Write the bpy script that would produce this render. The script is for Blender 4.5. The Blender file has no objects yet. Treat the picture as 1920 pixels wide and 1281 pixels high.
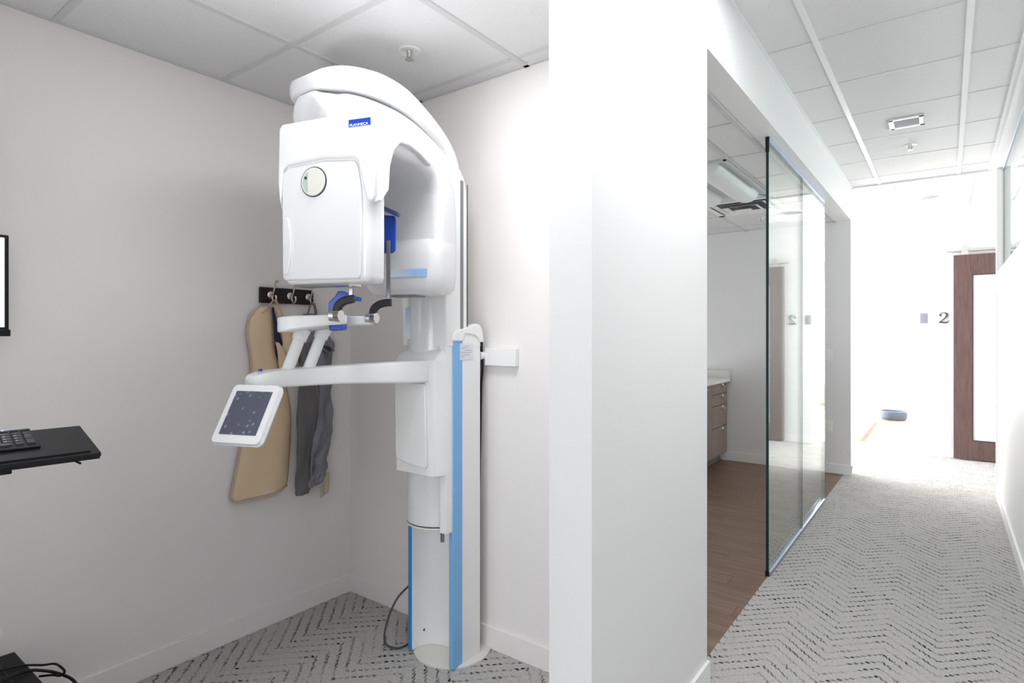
import bpy, bmesh, math, random
from math import sin, cos, pi, radians, atan2, sqrt
from mathutils import Vector, Matrix
random.seed(7)
S = bpy.context.scene
COL = S.collection

# ------------------------------------------------------------------ camera, world, lights, exposure
EYE = 1.345
YAW = atan2(816.0, 1097.0)
cam_d = bpy.data.cameras.new('camera')
cam_d.sensor_width = 36.0
cam_d.lens = 36.0 * 1097.0 / 1920.0
cam_d.shift_y = -11.5 / 1920.0
cam_d.clip_start = 0.02
cam = bpy.data.objects.new('camera', cam_d)
COL.objects.link(cam)
cam.location = (0, 0, EYE)
cam.rotation_euler = (pi / 2, 0, YAW)
S.camera = cam

S.view_settings.view_transform = 'Standard'
S.view_settings.look = 'None'
S.view_settings.gamma = 1.0
S.view_settings.use_curve_mapping = False
S.view_settings.exposure = 0.68

W = bpy.data.worlds.new('daylight')
S.world = W
W.use_nodes = True
bg = W.node_tree.nodes['Background']
bg.inputs[0].default_value = (0.93, 0.96, 1.0, 1)
bg.inputs[1].default_value = 1.15

def area(name, loc, target, sx, sy, power, color=(1, 1, 1)):
    l = bpy.data.lights.new(name, 'AREA')
    l.shape = 'RECTANGLE'; l.size = sx; l.size_y = sy
    l.energy = power; l.color = color
    o = bpy.data.objects.new(name, l); COL.objects.link(o)
    o.location = loc
    o.rotation_euler = (Vector(target) - Vector(loc)).to_track_quat('-Z', 'Y').to_euler()
    return o
# daylight through the windows of the far room and the room right of the corridor
area('far_window_daylight', (-4.3, 9.7, 1.4), (0.0, 9.7, 1.3), 5.6, 2.0, 420, (0.97, 0.985, 1.0))
area('far_end_window_daylight', (-1.2, 12.75, 1.4), (-1.2, 7.5, 1.3), 6.0, 2.0, 330, (0.97, 0.985, 1.0))
area('side_window_daylight', (2.55, 5.6, 1.6), (0.4, 5.4, 1.7), 3.0, 1.6, 45, (0.95, 0.98, 1.0))
area('room_window_daylight', (-4.4, 4.0, 0.7), (-1.2, 4.6, 2.4), 3.0, 0.9, 42, (0.96, 0.98, 1.0))  # added fill aimed up into the room behind the glass, no window here
area('window_daylight_behind_viewer', (-0.75, -2.7, 1.4), (-1.35, 1.9, 1.5), 1.2, 1.5, 20, (0.96, 0.98, 1.0))  # added unseen fill from behind, brightening the right of the back wall
area('hallway_ceiling_light', (-0.2, 1.75, 2.755), (-0.2, 1.75, 0.0), 0.6, 1.2, 18, (0.97, 0.98, 1.0))  # added overhead fill for the hallway carpet, above the frame, no fixture
area('alcove_ceiling_light', (-1.12, 1.15, 2.445), (-1.12, 1.15, 0.0), 0.45, 0.5, 8.6, (0.97, 0.98, 1.0))  # added out-of-view fill for the back wall and tube housing
# added out-of-frame uplight that brightens the alcove ceiling and its bounce
uplight = area('bounced_flash', (-1.0, -0.05, 1.0), (-1.35, 0.55, 2.455), 0.3, 0.3, 3.0, (0.97, 0.98, 1.0))
uplight.data.spread = radians(84)

# ------------------------------------------------------------------ materials
def new_mat(name):
    m = bpy.data.materials.new(name); m.use_nodes = True
    nt = m.node_tree
    return m, nt, nt.nodes['Principled BSDF']

class NG:
    def __init__(s, nt): s.nt = nt
    def n(s, t, **kw):
        nd = s.nt.nodes.new(t)
        for k, v in kw.items(): setattr(nd, k, v)
        return nd
    def l(s, a, b): s.nt.links.new(a, b)
    def m(s, op, a, b=None, c=None, clamp=False):
        nd = s.n('ShaderNodeMath', operation=op, use_clamp=clamp)
        for i, v in enumerate((a, b, c)):
            if v is None: continue
            if isinstance(v, (int, float)): nd.inputs[i].default_value = v
            else: s.l(v, nd.inputs[i])
        return nd.outputs[0]
    def coords(s):
        tc = s.n('ShaderNodeTexCoord')
        return tc.outputs['Object']
    def noise(s, vec, scale, detail=2, rough=0.5):
        nd = s.n('ShaderNodeTexNoise'); nd.inputs['Scale'].default_value = scale
        nd.inputs['Detail'].default_value = detail; nd.inputs['Roughness'].default_value = rough
        s.l(vec, nd.inputs['Vector']); return nd.outputs['Fac']
    def mixc(s, f, a, b):
        nd = s.n('ShaderNodeMix', data_type='RGBA')
        if isinstance(f, (int, float)): nd.inputs['Factor'].default_value = f
        else: s.l(f, nd.inputs['Factor'])
        for i, v in ((6, a), (7, b)):
            if isinstance(v, tuple): nd.inputs[i].default_value = (*v, 1)
            else: s.l(v, nd.inputs[i])
        return nd.outputs[2]
    def bump(s, h, strength, dist, bsdf):
        nd = s.n('ShaderNodeBump'); nd.inputs['Strength'].default_value = strength
        nd.inputs['Distance'].default_value = dist
        s.l(h, nd.inputs['Height']); s.l(nd.outputs[0], bsdf.inputs['Normal'])

def plain(name, col, rough=0.5, metal=0.0, bump=0.0, bscale=200.0, coat=0.0, var=0.0, spec=0.5):
    m, nt, b = new_mat(name); g = NG(nt)
    b.inputs['Base Color'].default_value = (*col, 1)
    b.inputs['Roughness'].default_value = rough
    b.inputs['Metallic'].default_value = metal
    b.inputs['Specular IOR Level'].default_value = spec
    if coat: b.inputs['Coat Weight'].default_value = coat; b.inputs['Coat Roughness'].default_value = 0.06
    c = g.coords()
    nz = g.noise(c, bscale, 3)
    if bump: g.bump(nz, bump, 0.002, b)
    if var:
        v = g.noise(c, 6.0, 3)
        g.l(g.mixc(v, tuple(x * (1 - var) for x in col), tuple(min(1, x * (1 + var)) for x in col)), b.inputs['Base Color'])
    return m

WALLP = plain('warm_white_wall_paint', (0.83, 0.80, 0.782), 0.55, bump=0.12, bscale=260)
WALLW = plain('white_wall_paint', (0.775, 0.777, 0.775), 0.5, bump=0.12, bscale=260)
TRIM = plain('white_trim_paint', (0.84, 0.84, 0.83), 0.35)
TRIMW = plain('warm_white_trim_paint', (0.84, 0.812, 0.792), 0.4)
GRID = plain('ceiling_grid_white', (0.78, 0.79, 0.80), 0.4)
GRIDG = plain('ceiling_grid_grey', (0.60, 0.60, 0.60), 0.5)
SHELL = plain('glossy_white_plastic', (0.77, 0.775, 0.785), 0.25, coat=0.35)
SHELL2 = plain('satin_white_plastic', (0.86, 0.865, 0.865), 0.38)
IVORY = plain('ivory_plastic', (0.70, 0.69, 0.64), 0.3)
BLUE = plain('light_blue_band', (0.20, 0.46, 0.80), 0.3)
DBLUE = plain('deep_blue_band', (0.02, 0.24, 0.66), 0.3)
CBLUE = plain('cobalt_blue_plastic', (0.006, 0.06, 0.46), 0.35)
GRAYSLOT = plain('slot_grey', (0.22, 0.23, 0.24), 0.5)
SEAM = plain('dark_seam', (0.03, 0.03, 0.035), 0.6)
HANDLE = plain('dark_rubber', (0.016, 0.015, 0.022), 0.45, spec=0.3)
STEEL = plain('brushed_steel', (0.62, 0.61, 0.59), 0.28, metal=1.0, bump=0.1, bscale=400)
DSTEEL = plain('dark_steel_rod', (0.30, 0.28, 0.30), 0.25, metal=1.0)
NICKEL = plain('satin_nickel', (0.66, 0.62, 0.57), 0.25, metal=1.0)
DWOOD = plain('espresso_wood', (0.018, 0.012, 0.012), 0.4, spec=0.3, bump=0.1, bscale=60, var=0.2)
BLACK = plain('black_plastic', (0.008, 0.008, 0.010), 0.5, spec=0.25)
BLACK2 = plain('matt_black_tray', (0.009, 0.008, 0.010), 0.55, bump=0.2, bscale=600, spec=0.25)
KEYS = plain('black_keycaps', (0.018, 0.018, 0.022), 0.4, spec=0.3)
SCREENOFF = None
GREENLENS = plain('pale_green_lens', (0.42, 0.56, 0.49), 0.25)
TAN = plain('tan_vinyl_fabric', (0.74, 0.56, 0.36), 0.55, bump=0.35, bscale=700, var=0.06)
PINKTRIM = plain('dusty_pink_binding', (0.60, 0.42, 0.34), 0.7, bump=0.3, bscale=900)
GREYF = plain('grey_vinyl_fabric', (0.21, 0.21, 0.235), 0.42, bump=0.3, bscale=500, var=0.1)
GREYT = plain('grey_brown_binding', (0.22, 0.20, 0.20), 0.75, bump=0.5, bscale=700)
NAVY = plain('navy_lining', (0.012, 0.014, 0.05), 0.5)
GREYFOLD = plain('dark_grey_fold_fabric', (0.125, 0.118, 0.12), 0.6, bump=0.4, bscale=400, var=0.15)
TAG = plain('cream_cloth_tag', (0.55, 0.47, 0.36), 0.8, bump=0.4, bscale=500, var=0.15)
PAPER = plain('silver_sticker', (0.72, 0.74, 0.77), 0.3)
INK = plain('grey_ink', (0.25, 0.27, 0.30), 0.6)
LWHITE = plain('label_white', (0.9, 0.9, 0.92), 0.4)
PAPERBLUE = plain('label_blue', (0.008, 0.055, 0.40), 0.35)
COUNTER = plain('cream_laminate_worktop', (0.80, 0.79, 0.75), 0.35)
KICK = plain('grey_toe_kick', (0.16, 0.155, 0.15), 0.5)
NUM = plain('dark_bronze_number', (0.045, 0.05, 0.08), 0.4)
SWITCH = plain('grey_switch_plate', (0.24, 0.24, 0.29), 0.4)
CORD = plain('dark_grey_cord', (0.05, 0.055, 0.065), 0.5)
BASKET = plain('slate_woven_fabric', (0.13, 0.18, 0.24), 0.8, bump=0.8, bscale=80, var=0.3)
DUCT = plain('dark_duct_inside', (0.10, 0.10, 0.11), 0.7)
LENS = plain('frosted_lamp_lens', (0.86, 0.87, 0.88), 0.45)
TROFF = plain('lamp_housing_grey', (0.62, 0.64, 0.66), 0.35)

def tile_mat():
    m, nt, b = new_mat('acoustic_ceiling_tile'); g = NG(nt)
    c = g.coords()
    v = g.n('ShaderNodeTexVoronoi'); v.inputs['Scale'].default_value = 85
    g.l(c, v.inputs['Vector'])
    pr = g.noise(c, 22, 2)
    sp = g.m('MULTIPLY', g.m('LESS_THAN', v.outputs['Distance'], 0.17), g.m('GREATER_THAN', pr, 0.52))
    nz = g.noise(c, 240, 3, 0.7)
    col = g.mixc(nz, (0.66, 0.655, 0.655), (0.80, 0.795, 0.795))
    col = g.mixc(g.m('MULTIPLY', sp, 0.45), col, (0.30, 0.28, 0.28))
    g.l(col, b.inputs['Base Color'])
    b.inputs['Roughness'].default_value = 0.85
    g.bump(g.m('SUBTRACT', nz, g.m('MULTIPLY', sp, 0.6)), 0.35, 0.003, b)
    return m
TILE = tile_mat()

def carpet_mat():
    m, nt, b = new_mat('cream_chevron_loop_carpet'); g = NG(nt)
    c = g.coords()
    wob = g.n('ShaderNodeTexNoise'); wob.inputs['Scale'].default_value = 45; wob.inputs['Detail'].default_value = 5; wob.inputs['Roughness'].default_value = 0.75
    g.l(c, wob.inputs['Vector'])
    sx = g.n('ShaderNodeSeparateXYZ'); g.l(c, sx.inputs[0])
    wx = g.n('ShaderNodeSeparateColor'); g.l(wob.outputs['Color'], wx.inputs[0])
    X = g.m('ADD', sx.outputs[0], g.m('MULTIPLY', g.m('SUBTRACT', wx.outputs[0], 0.5), 0.034))
    Y = g.m('ADD', sx.outputs[1], g.m('MULTIPLY', g.m('SUBTRACT', wx.outputs[1], 0.5), 0.034))
    BW = 0.19
    t = g.m('PINGPONG', g.m('ADD', X, 20.0 * BW + 0.03), BW)
    v = g.m('SUBTRACT', Y, t)
    row = g.m('DIVIDE', g.m('ADD', v, 50), 0.046 * 1.414)
    rid = g.m('FLOOR', row)
    rf = g.m('ABSOLUTE', g.m('SUBTRACT', g.m('FRACT', row), 0.5))
    al = g.m('DIVIDE', g.m('ADD', g.m('ADD', X, g.m('MULTIPLY', rid, 0.37)), 50), 0.0185)
    did = g.m('FLOOR', al)
    df = g.m('SUBTRACT', g.m('FRACT', al), 0.5)
    # slanted dash: combine along and across
    rr = g.m('SUBTRACT', g.m('FRACT', row), 0.5)
    sk = g.m('ADD', df, g.m('MULTIPLY', rr, 2.6))
    dash = g.m('MULTIPLY', g.m('LESS_THAN', g.m('ABSOLUTE', sk), 0.27), g.m('LESS_THAN', rf, 0.125))
    cv = g.n('ShaderNodeCombineXYZ'); g.l(rid, cv.inputs[0]); g.l(did, cv.inputs[1])
    wn = g.n('ShaderNodeTexWhiteNoise', noise_dimensions='3D'); g.l(cv.outputs[0], wn.inputs['Vector'])
    patch = g.noise(c, 7.0, 2)
    keep = g.m('MULTIPLY_ADD', wn.outputs['Value'], 0.75, g.m('MULTIPLY_ADD', patch, 3.6, -1.65), clamp=True)
    dash = g.m('MULTIPLY', dash, keep)
    nz = g.m('MULTIPLY_ADD', g.noise(c, 110, 4, 0.75), 2.2, -0.6, clamp=True)
    yarn = g.n('ShaderNodeTexVoronoi'); yarn.inputs['Scale'].default_value = 120
    g.l(c, yarn.inputs['Vector'])
    groove = g.m('MULTIPLY', g.m('LESS_THAN', rf, 0.09), 1.0)
    base = g.mixc(nz, (0.64, 0.615, 0.58), (0.99, 0.97, 0.94))
    base = g.mixc(g.m('MULTIPLY', groove, 0.2), base, (0.50, 0.48, 0.46))
    col = g.mixc(dash, base, (0.045, 0.045, 0.055))
    g.l(col, b.inputs['Base Color'])
    b.inputs['Roughness'].default_value = 0.95
    b.inputs['Specular IOR Level'].default_value = 0.1
    h = g.m('SUBTRACT', g.m('SUBTRACT', g.m('MULTIPLY', nz, 0.8), yarn.outputs['Distance']), g.m('MULTIPLY', groove, 0.5))
    g.bump(h, 1.0, 0.010, b)
    return m
CARPET = carpet_mat()

def planks_mat(name, cols, pw, pl, axis='x', rough=0.35, ga=6.0, gb=0.7, bumpy=0.05):
    """plank pattern: boards of width pw running along axis"""
    m, nt, b = new_mat(name); g = NG(nt)
    c = g.coords()
    sx = g.n('ShaderNodeSeparateXYZ'); g.l(c, sx.inputs[0])
    a, w = (sx.outputs[0], sx.outputs[1]) if axis == 'x' else (sx.outputs[1], sx.outputs[0])
    rowf = g.m('DIVIDE', g.m('ADD', w, 30), pw)
    rid = g.m('FLOOR', rowf)
    off = g.m('FRACT', g.m('MULTIPLY', rid, 0.377))
    alf = g.m('ADD', g.m('DIVIDE', g.m('ADD', a, 30), pl), off)
    aid = g.m('FLOOR', alf)
    cv = g.n('ShaderNodeCombineXYZ'); g.l(rid, cv.inputs[0]); g.l(aid, cv.inputs[1])
    wn = g.n('ShaderNodeTexWhiteNoise', noise_dimensions='3D'); g.l(cv.outputs[0], wn.inputs['Vector'])
    gv = g.n('ShaderNodeCombineXYZ')
    g.l(g.m('MULTIPLY', a, gb), gv.inputs[0]); g.l(g.m('MULTIPLY', w, ga), gv.inputs[1])
    g.l(g.m('MULTIPLY', wn.outputs['Value'], 40), gv.inputs[2])
    grain = g.noise(gv.outputs[0], 3.0, 6, 0.65)
    fine = g.noise(gv.outputs[0], 14.0, 4, 0.6)
    col = g.mixc(g.m('MULTIPLY_ADD', grain, 2.4, -0.7, clamp=True), cols[0], cols[1])
    col = g.mixc(g.m('MULTIPLY', wn.outputs['Value'], 0.5), col, cols[2])
    col = g.mixc(g.m('MULTIPLY', fine, 0.35), col, cols[0])
    ew = g.m('LESS_THAN', g.m('ABSOLUTE', g.m('SUBTRACT', g.m('FRACT', rowf), 0.5)), 0.5 - 0.0012 / pw)
    ea = g.m('LESS_THAN', g.m('ABSOLUTE', g.m('SUBTRACT', g.m('FRACT', alf), 0.5)), 0.5 - 0.0012 / pl)
    ok = g.m('MULTIPLY', ew, ea)
    col = g.mixc(ok, tuple(x * 0.35 for x in cols[0]), col)
    g.l(col, b.inputs['Base Color'])
    b.inputs['Roughness'].default_value = rough
    g.bump(g.m('ADD', ok, g.m('MULTIPLY', grain, 0.2)), bumpy, 0.002, b)
    return m
VINYL = planks_mat('brown_vinyl_plank_floor', ((0.10, 0.055, 0.038), (0.34, 0.22, 0.155), (0.20, 0.12, 0.082)), 0.12, 0.95, 'x', 0.38)
FARWOOD = planks_mat('oak_plank_floor', ((0.42, 0.26, 0.17), (0.62, 0.45, 0.34), (0.52, 0.36, 0.26)), 0.12, 0.95, 'x', 0.35)

def grain_mat(name, c0, c1, scale=(14, 14, 0.9), rough=0.4):
    m, nt, b = new_mat(name); g = NG(nt)
    c = g.coords()
    mp = g.n('ShaderNodeMapping'); mp.inputs['Scale'].default_value = scale
    g.l(c, mp.inputs[0])
    a = g.noise(mp.outputs[0], 3.2, 6, 0.65)
    f = g.noise(mp.outputs[0], 16, 3, 0.6)
    k = g.m('MULTIPLY_ADD', g.m('ADD', g.m('MULTIPLY', a, 0.75), g.m('MULTIPLY', f, 0.25)), 2.2, -0.6, clamp=True)
    g.l(g.mixc(k, c0, c1), b.inputs['Base Color'])
    b.inputs['Roughness'].default_value = rough
    return m
DOORW = grain_mat('walnut_stained_door', (0.055, 0.026, 0.026), (0.17, 0.10, 0.088), (16, 16, 1.0), 0.4)
CABW = grain_mat('taupe_wood_laminate', (0.17, 0.12, 0.10), (0.34, 0.26, 0.23), (45, 45, 0.7), 0.42)

def glass_mat():
    m = bpy.data.materials.new('clear_green_tinted_glass'); m.use_nodes = True
    nt = m.node_tree; nt.nodes.clear(); g = NG(nt)
    out = g.n('ShaderNodeOutputMaterial')
    tr = g.n('ShaderNodeBsdfTransparent'); tr.inputs[0].default_value = (0.955, 0.985, 0.975, 1)
    gl = g.n('ShaderNodeBsdfGlossy'); gl.inputs['Roughness'].default_value = 0.0
    gl.inputs[0].default_value = (0.98, 1.0, 0.99, 1)
    geo = g.n('ShaderNodeNewGeometry')
    fr = g.n('ShaderNodeFresnel')
    # same reflectance on the front and on the back face of the pane
    ior = g.m('MULTIPLY_ADD', geo.outputs['Backfacing'], 1 / 1.68 - 1.68, 1.68)
    g.l(ior, fr.inputs['IOR'])
    mx = g.n('ShaderNodeMixShader')
    g.l(fr.outputs[0], mx.inputs[0]); g.l(tr.outputs[0], mx.inputs[1]); g.l(gl.outputs[0], mx.inputs[2])
    g.l(mx.outputs[0], out.inputs[0])
    return m
GLASS = glass_mat()
EDGE = plain('dark_green_glass_edge', (0.006, 0.035, 0.035), 0.15)
CHANNEL = plain('bluish_steel_channel', (0.55, 0.62, 0.72), 0.4, metal=1.0)
FROST = plain('frosted_door_glass', (0.74, 0.80, 0.81), 0.35)

def emit_mat(name, col, st, rim=None):
    m, nt, b = new_mat(name)
    b.inputs['Base Color'].default_value = (0.02, 0.02, 0.02, 1)
    b.inputs['Emission Color'].default_value = (*col, 1)
    b.inputs['Emission Strength'].default_value = st
    return m
LITSCREEN = emit_mat('lit_monitor_screen', (0.93, 0.97, 1.0), 1.6)
LED = emit_mat('blue_led', (0.1, 0.4, 1.0), 6.0)

def smudge_mat():
    m, nt, b = new_mat('smudged_dark_screen'); g = NG(nt)
    c = g.coords()
    v = g.n('ShaderNodeTexVoronoi'); v.inputs['Scale'].default_value = 62
    mp = g.n('ShaderNodeMapping'); mp.inputs['Scale'].default_value = (1, 0.8, 1); g.l(c, mp.inputs[0]); g.l(mp.outputs[0], v.inputs['Vector'])
    sc = g.n('ShaderNodeSeparateColor'); g.l(v.outputs['Color'], sc.inputs[0])
    k = g.m('SUBTRACT', 1.0, g.m('MULTIPLY', v.outputs['Distance'], 2.6), clamp=True)
    k = g.m('MULTIPLY', k, g.m('GREATER_THAN', sc.outputs[0], 0.55))
    k = g.m('MULTIPLY', k, g.m('MULTIPLY', g.noise(c, 180, 2), 0.9))
    g.l(g.mixc(k, (0.10, 0.105, 0.14), (0.50, 0.52, 0.60)), b.inputs['Base Color'])
    g.l(g.m('MULTIPLY_ADD', k, 0.5, 0.14), b.inputs['Roughness'])
    return m
SMUDGE = smudge_mat()

def fade_mat(name, axis, lo, hi, c0, c1):
    """printed colour fade along an object axis (a print on the shell, not shading)"""
    m, nt, b = new_mat(name); g = NG(nt)
    sx = g.n('ShaderNodeSeparateXYZ'); g.l(g.coords(), sx.inputs[0])
    f = g.m('DIVIDE', g.m('SUBTRACT', sx.outputs[axis], lo), hi - lo, clamp=True)
    g.l(g.mixc(f, c0, c1), b.inputs['Base Color']); b.inputs['Roughness'].default_value = 0.25
    return m

# ------------------------------------------------------------------ mesh tools
class MB:
    """collects shapes, builds ONE mesh object"""
    def __init__(s): s.v = []; s.f = []; s.mi = []
    def add(s, vs, fs, mi=0):
        o = len(s.v); s.v += [tuple(p) for p in vs]
        s.f += [tuple(i + o for i in f) for f in fs]; s.mi += [mi] * len(fs)
        return s
    def box(s, x0, x1, y0, y1, z0, z1, mi=0):
        vs = [(x, y, z) for z in (z0, z1) for y in (y0, y1) for x in (x0, x1)]
        return s.add(vs, [(0, 2, 3, 1), (4, 5, 7, 6), (0, 1, 5, 4), (2, 6, 7, 3), (0, 4, 6, 2), (1, 3, 7, 5)], mi)
    def obox(s, c, ax, ay, az, hx, hy, hz, mi=0):
        c = Vector(c); ax = Vector(ax) * hx; ay = Vector(ay) * hy; az = Vector(az) * hz
        vs = [c + ax * i + ay * j + az * k for k in (-1, 1) for j in (-1, 1) for i in (-1, 1)]
        return s.add(vs, [(0, 2, 3, 1), (4, 5, 7, 6), (0, 1, 5, 4), (2, 6, 7, 3), (0, 4, 6, 2), (1, 3, 7, 5)], mi)
    def tube(s, pts, r, n=12, mi=0, flat=1.0, closed=False):
        pts = [Vector(p) for p in pts]; N = len(pts)
        rs = r if isinstance(r, (list, tuple)) else [r] * N
        up = None; vs = []
        for i, p in enumerate(pts):
            if closed: d = pts[(i + 1) % N] - pts[i - 1]
            else: d = pts[min(i + 1, N - 1)] - pts[max(i - 1, 0)]
            d.normalize()
            if up is None:
                up = d.cross(Vector((0, 0, 1)))
                if up.length < 1e-3: up = Vector((1, 0, 0))
                up.normalize()
            up = (up - d * up.dot(d)).normalized()
            sd = d.cross(up)
            for k in range(n):
                a = 2 * pi * k / n
                vs.append(p + up * cos(a) * rs[i] + sd * sin(a) * rs[i] * flat)
        fs = []
        M = N if closed else N - 1
        for i in range(M):
            j = (i + 1) % N
            for k in range(n):
                fs.append((i * n + k, i * n + (k + 1) % n, j * n + (k + 1) % n, j * n + k))
        if not closed:
            fs.append(tuple(range(n))[::-1]); fs.append(tuple((N - 1) * n + k for k in range(n)))
        return s.add(vs, fs, mi)
    def loft(s, rings, mi=0, cap=True):
        n = len(rings[0]); vs = [p for r in rings for p in r]; fs = []
        for i in range(len(rings) - 1):
            for k in range(n):
                fs.append((i * n + k, i * n + (k + 1) % n, (i + 1) * n + (k + 1) % n, (i + 1) * n + k))
        if cap:
            fs.append(tuple(range(n))[::-1]); fs.append(tuple((len(rings) - 1) * n + k for k in range(n)))
        return s.add(vs, fs, mi)
    def lathe(s, c, prof, n=32, mi=0, axis=(0, 0, 1)):
        """prof: (radius, height) along axis"""
        q = Vector((0, 0, 1)).rotation_difference(Vector(axis)).to_matrix()
        c = Vector(c)
        rings = [[c + q @ Vector((r * cos(2 * pi * k / n), r * sin(2 * pi * k / n), h)) for k in range(n)] for r, h in prof]
        return s.loft(rings, mi)
    def prism(s, poly, to3, d0, d1, mi=0):
        """poly: 2-D points; to3(u, v, d) -> 3-D"""
        n = len(poly)
        vs = [to3(u, v, d0) for u, v in poly] + [to3(u, v, d1) for u, v in poly]
        fs = [tuple(range(n))[::-1], tuple(range(n, 2 * n))]
        fs += [(k, (k + 1) % n, n + (k + 1) % n, n + k) for k in range(n)]
        return s.add(vs, fs, mi)
    def build(s, name, mats, parent=None, bevel=0.0, seg=2, smooth=True, angle=40, subsurf=0):
        me = bpy.data.meshes.new(name)
        org = Vector((0, 0, 0))
        if parent is not None:
            q = parent
            while q is not None: org += q.location; q = q.parent
        me.from_pydata([Vector(p) - org for p in s.v], [], s.f)
        if not isinstance(mats, (list, tuple)): mats = [mats]
        for m in mats: me.materials.append(m)
        for p, i in zip(me.polygons, s.mi): p.material_index = i
        bm = bmesh.new(); bm.from_mesh(me)
        bmesh.ops.remove_doubles(bm, verts=bm.verts, dist=1e-6)
        bmesh.ops.recalc_face_normals(bm, faces=bm.faces)
        bm.to_mesh(me); bm.free()
        o = bpy.data.objects.new(name, me); COL.objects.link(o)
        if parent is not None: o.parent = parent
        if smooth:
            me.shade_smooth()
            if not subsurf: me.set_sharp_from_angle(angle=radians(angle))
        if bevel:
            b = o.modifiers.new('bevel', 'BEVEL'); b.width = bevel; b.segments = seg
            b.limit_method = 'ANGLE'; b.angle_limit = radians(35); b.harden_normals = False
            if smooth: me.shade_smooth()
        if subsurf:
            u = o.modifiers.new('subsurf', 'SUBSURF'); u.levels = subsurf; u.render_levels = subsurf
        return o

def rrect(hw, hh, r, n=5, cx=0, cy=0):
    """rounded rectangle outline, counter-clockwise"""
    r = min(r, hw * 0.999, hh * 0.999); out = []
    for sx, sy, a0 in ((1, 1, 0), (-1, 1, pi / 2), (-1, -1, pi), (1, -1, 3 * pi / 2)):
        for k in range(n + 1):
            a = a0 + pi / 2 * k / n
            out.append((cx + sx * (hw - r) + r * cos(a), cy + sy * (hh - r) + r * sin(a)))
    return out

def spline(pts, n=8):
    """Catmull-Rom through points of any dimension"""
    P = [Vector(p) for p in pts]; out = []
    for i in range(len(P) - 1):
        a, b, c, d = P[max(i - 1, 0)], P[i], P[i + 1], P[min(i + 2, len(P) - 1)]
        for k in range(n):
            t = k / n
            out.append(0.5 * ((2 * b) + (c - a) * t + (2 * a - 5 * b + 4 * c - d) * t * t + (3 * b - a - 3 * c + d) * t ** 3))
    out.append(P[-1]); return out

def thing(name, label, cat, loc=(0, 0, 0), group=None):
    o = bpy.data.objects.new(name, None); COL.objects.link(o)
    o.empty_display_size = 0.1; o.location = loc
    o['label'] = label; o['category'] = cat
    if group: o['group'] = group
    return o
def tag(o, label, cat, group=None):
    o['label'] = label; o['category'] = cat
    if group: o['group'] = group
    return o
def struct(mb, name, mat, **kw):
    kw.setdefault('smooth', False)
    o = mb.build(name, mat, **kw); o['kind'] = 'structure'; return o

# ------------------------------------------------------------------ THE SETTING
ZA = 2.455      # ceiling of the alcove and of the room behind the glass
ZC = 2.767      # corridor ceiling
XL, YB = -2.53, 1.97                  # alcove: left wall, back wall
XP0, XP1 = -0.875, -0.743             # partition / header faces
YP0, YP1 = 1.347, 2.259
YF, XR, YE = 6.45, 0.339, 8.05
YN = -3.2                             # open end behind the viewer

def qp(x0, x1, y0, y1, z, th):        # a slab
    return MB().box(x0, x1, y0, y1, z, z + th)
struct(MB().box(-4.6, -0.80, YN, YB + 0.02, -0.05, 0).box(-0.804, 2.8, YN, 8.3, -0.05, 0).box(-4.6, -0.8, 6.56, 8.3, -0.05, 0), 'floor', CARPET)
struct(MB().box(-4.6, -0.804, YB + 0.02, 6.56, -0.05, -0.002), 'floor', VINYL)
struct(MB().box(-4.6, 2.8, 8.3, 13.0, -0.05, 0), 'floor', FARWOOD)
struct(MB().box(XL - 0.12, XL, YN, YB + 0.12, 0, ZC + 0.1), 'wall_left', WALLP)
struct(MB().box(XL, XP0, YB, YB + 0.12, 0, ZC), 'wall_back', WALLP)
struct(MB().box(XP0, XP1, YP0, YP1, 0, ZC), 'wall_partition', WALLW)
struct(MB().box(XP0, XP1, YN, YP0, ZA, ZC).box(XP0, XP1, YP1, YF, ZA, ZC), 'wall_header', WALLW)
struct(MB().box(-4.6, XP1, YF, YF + 0.13, 0, ZC), 'wall_far', WALLW)
struct(MB().box(-4.6, -4.5, YB + 0.12, YF, 0, ZC), 'wall_side_room', WALLW)
struct(MB().box(-4.5, XL, YB, YB + 0.12, 0, ZC), 'wall_side_room_near', WALLW)
# right: chest-high wall with glass above, pilaster at its far end
struct(MB().box(XR, XR + 0.125, 2.0, 6.36, 0, 1.88), 'wall_right', WALLW)
struct(MB().box(XR - 0.006, XR + 0.10, 6.36, 6.48, 0, ZC - 0.02), 'wall_right_pilaster', WALLP)
struct(MB().box(2.7, 2.8, YN, 8.2, 0, ZC), 'wall_right_room', WALLW)
# added dark light blocker, unseen behind the viewer, shading the near left wall
struct(MB().box(XL, -1.45, -0.36, -0.22, 0, ZA), 'wall_alcove_near', plain('charcoal_wall_paint', (0.20, 0.19, 0.185), 0.6))
struct(MB().box(-0.29, 2.8, YE, YE + 0.14, 0, ZC), 'wall_end', WALLW)
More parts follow.
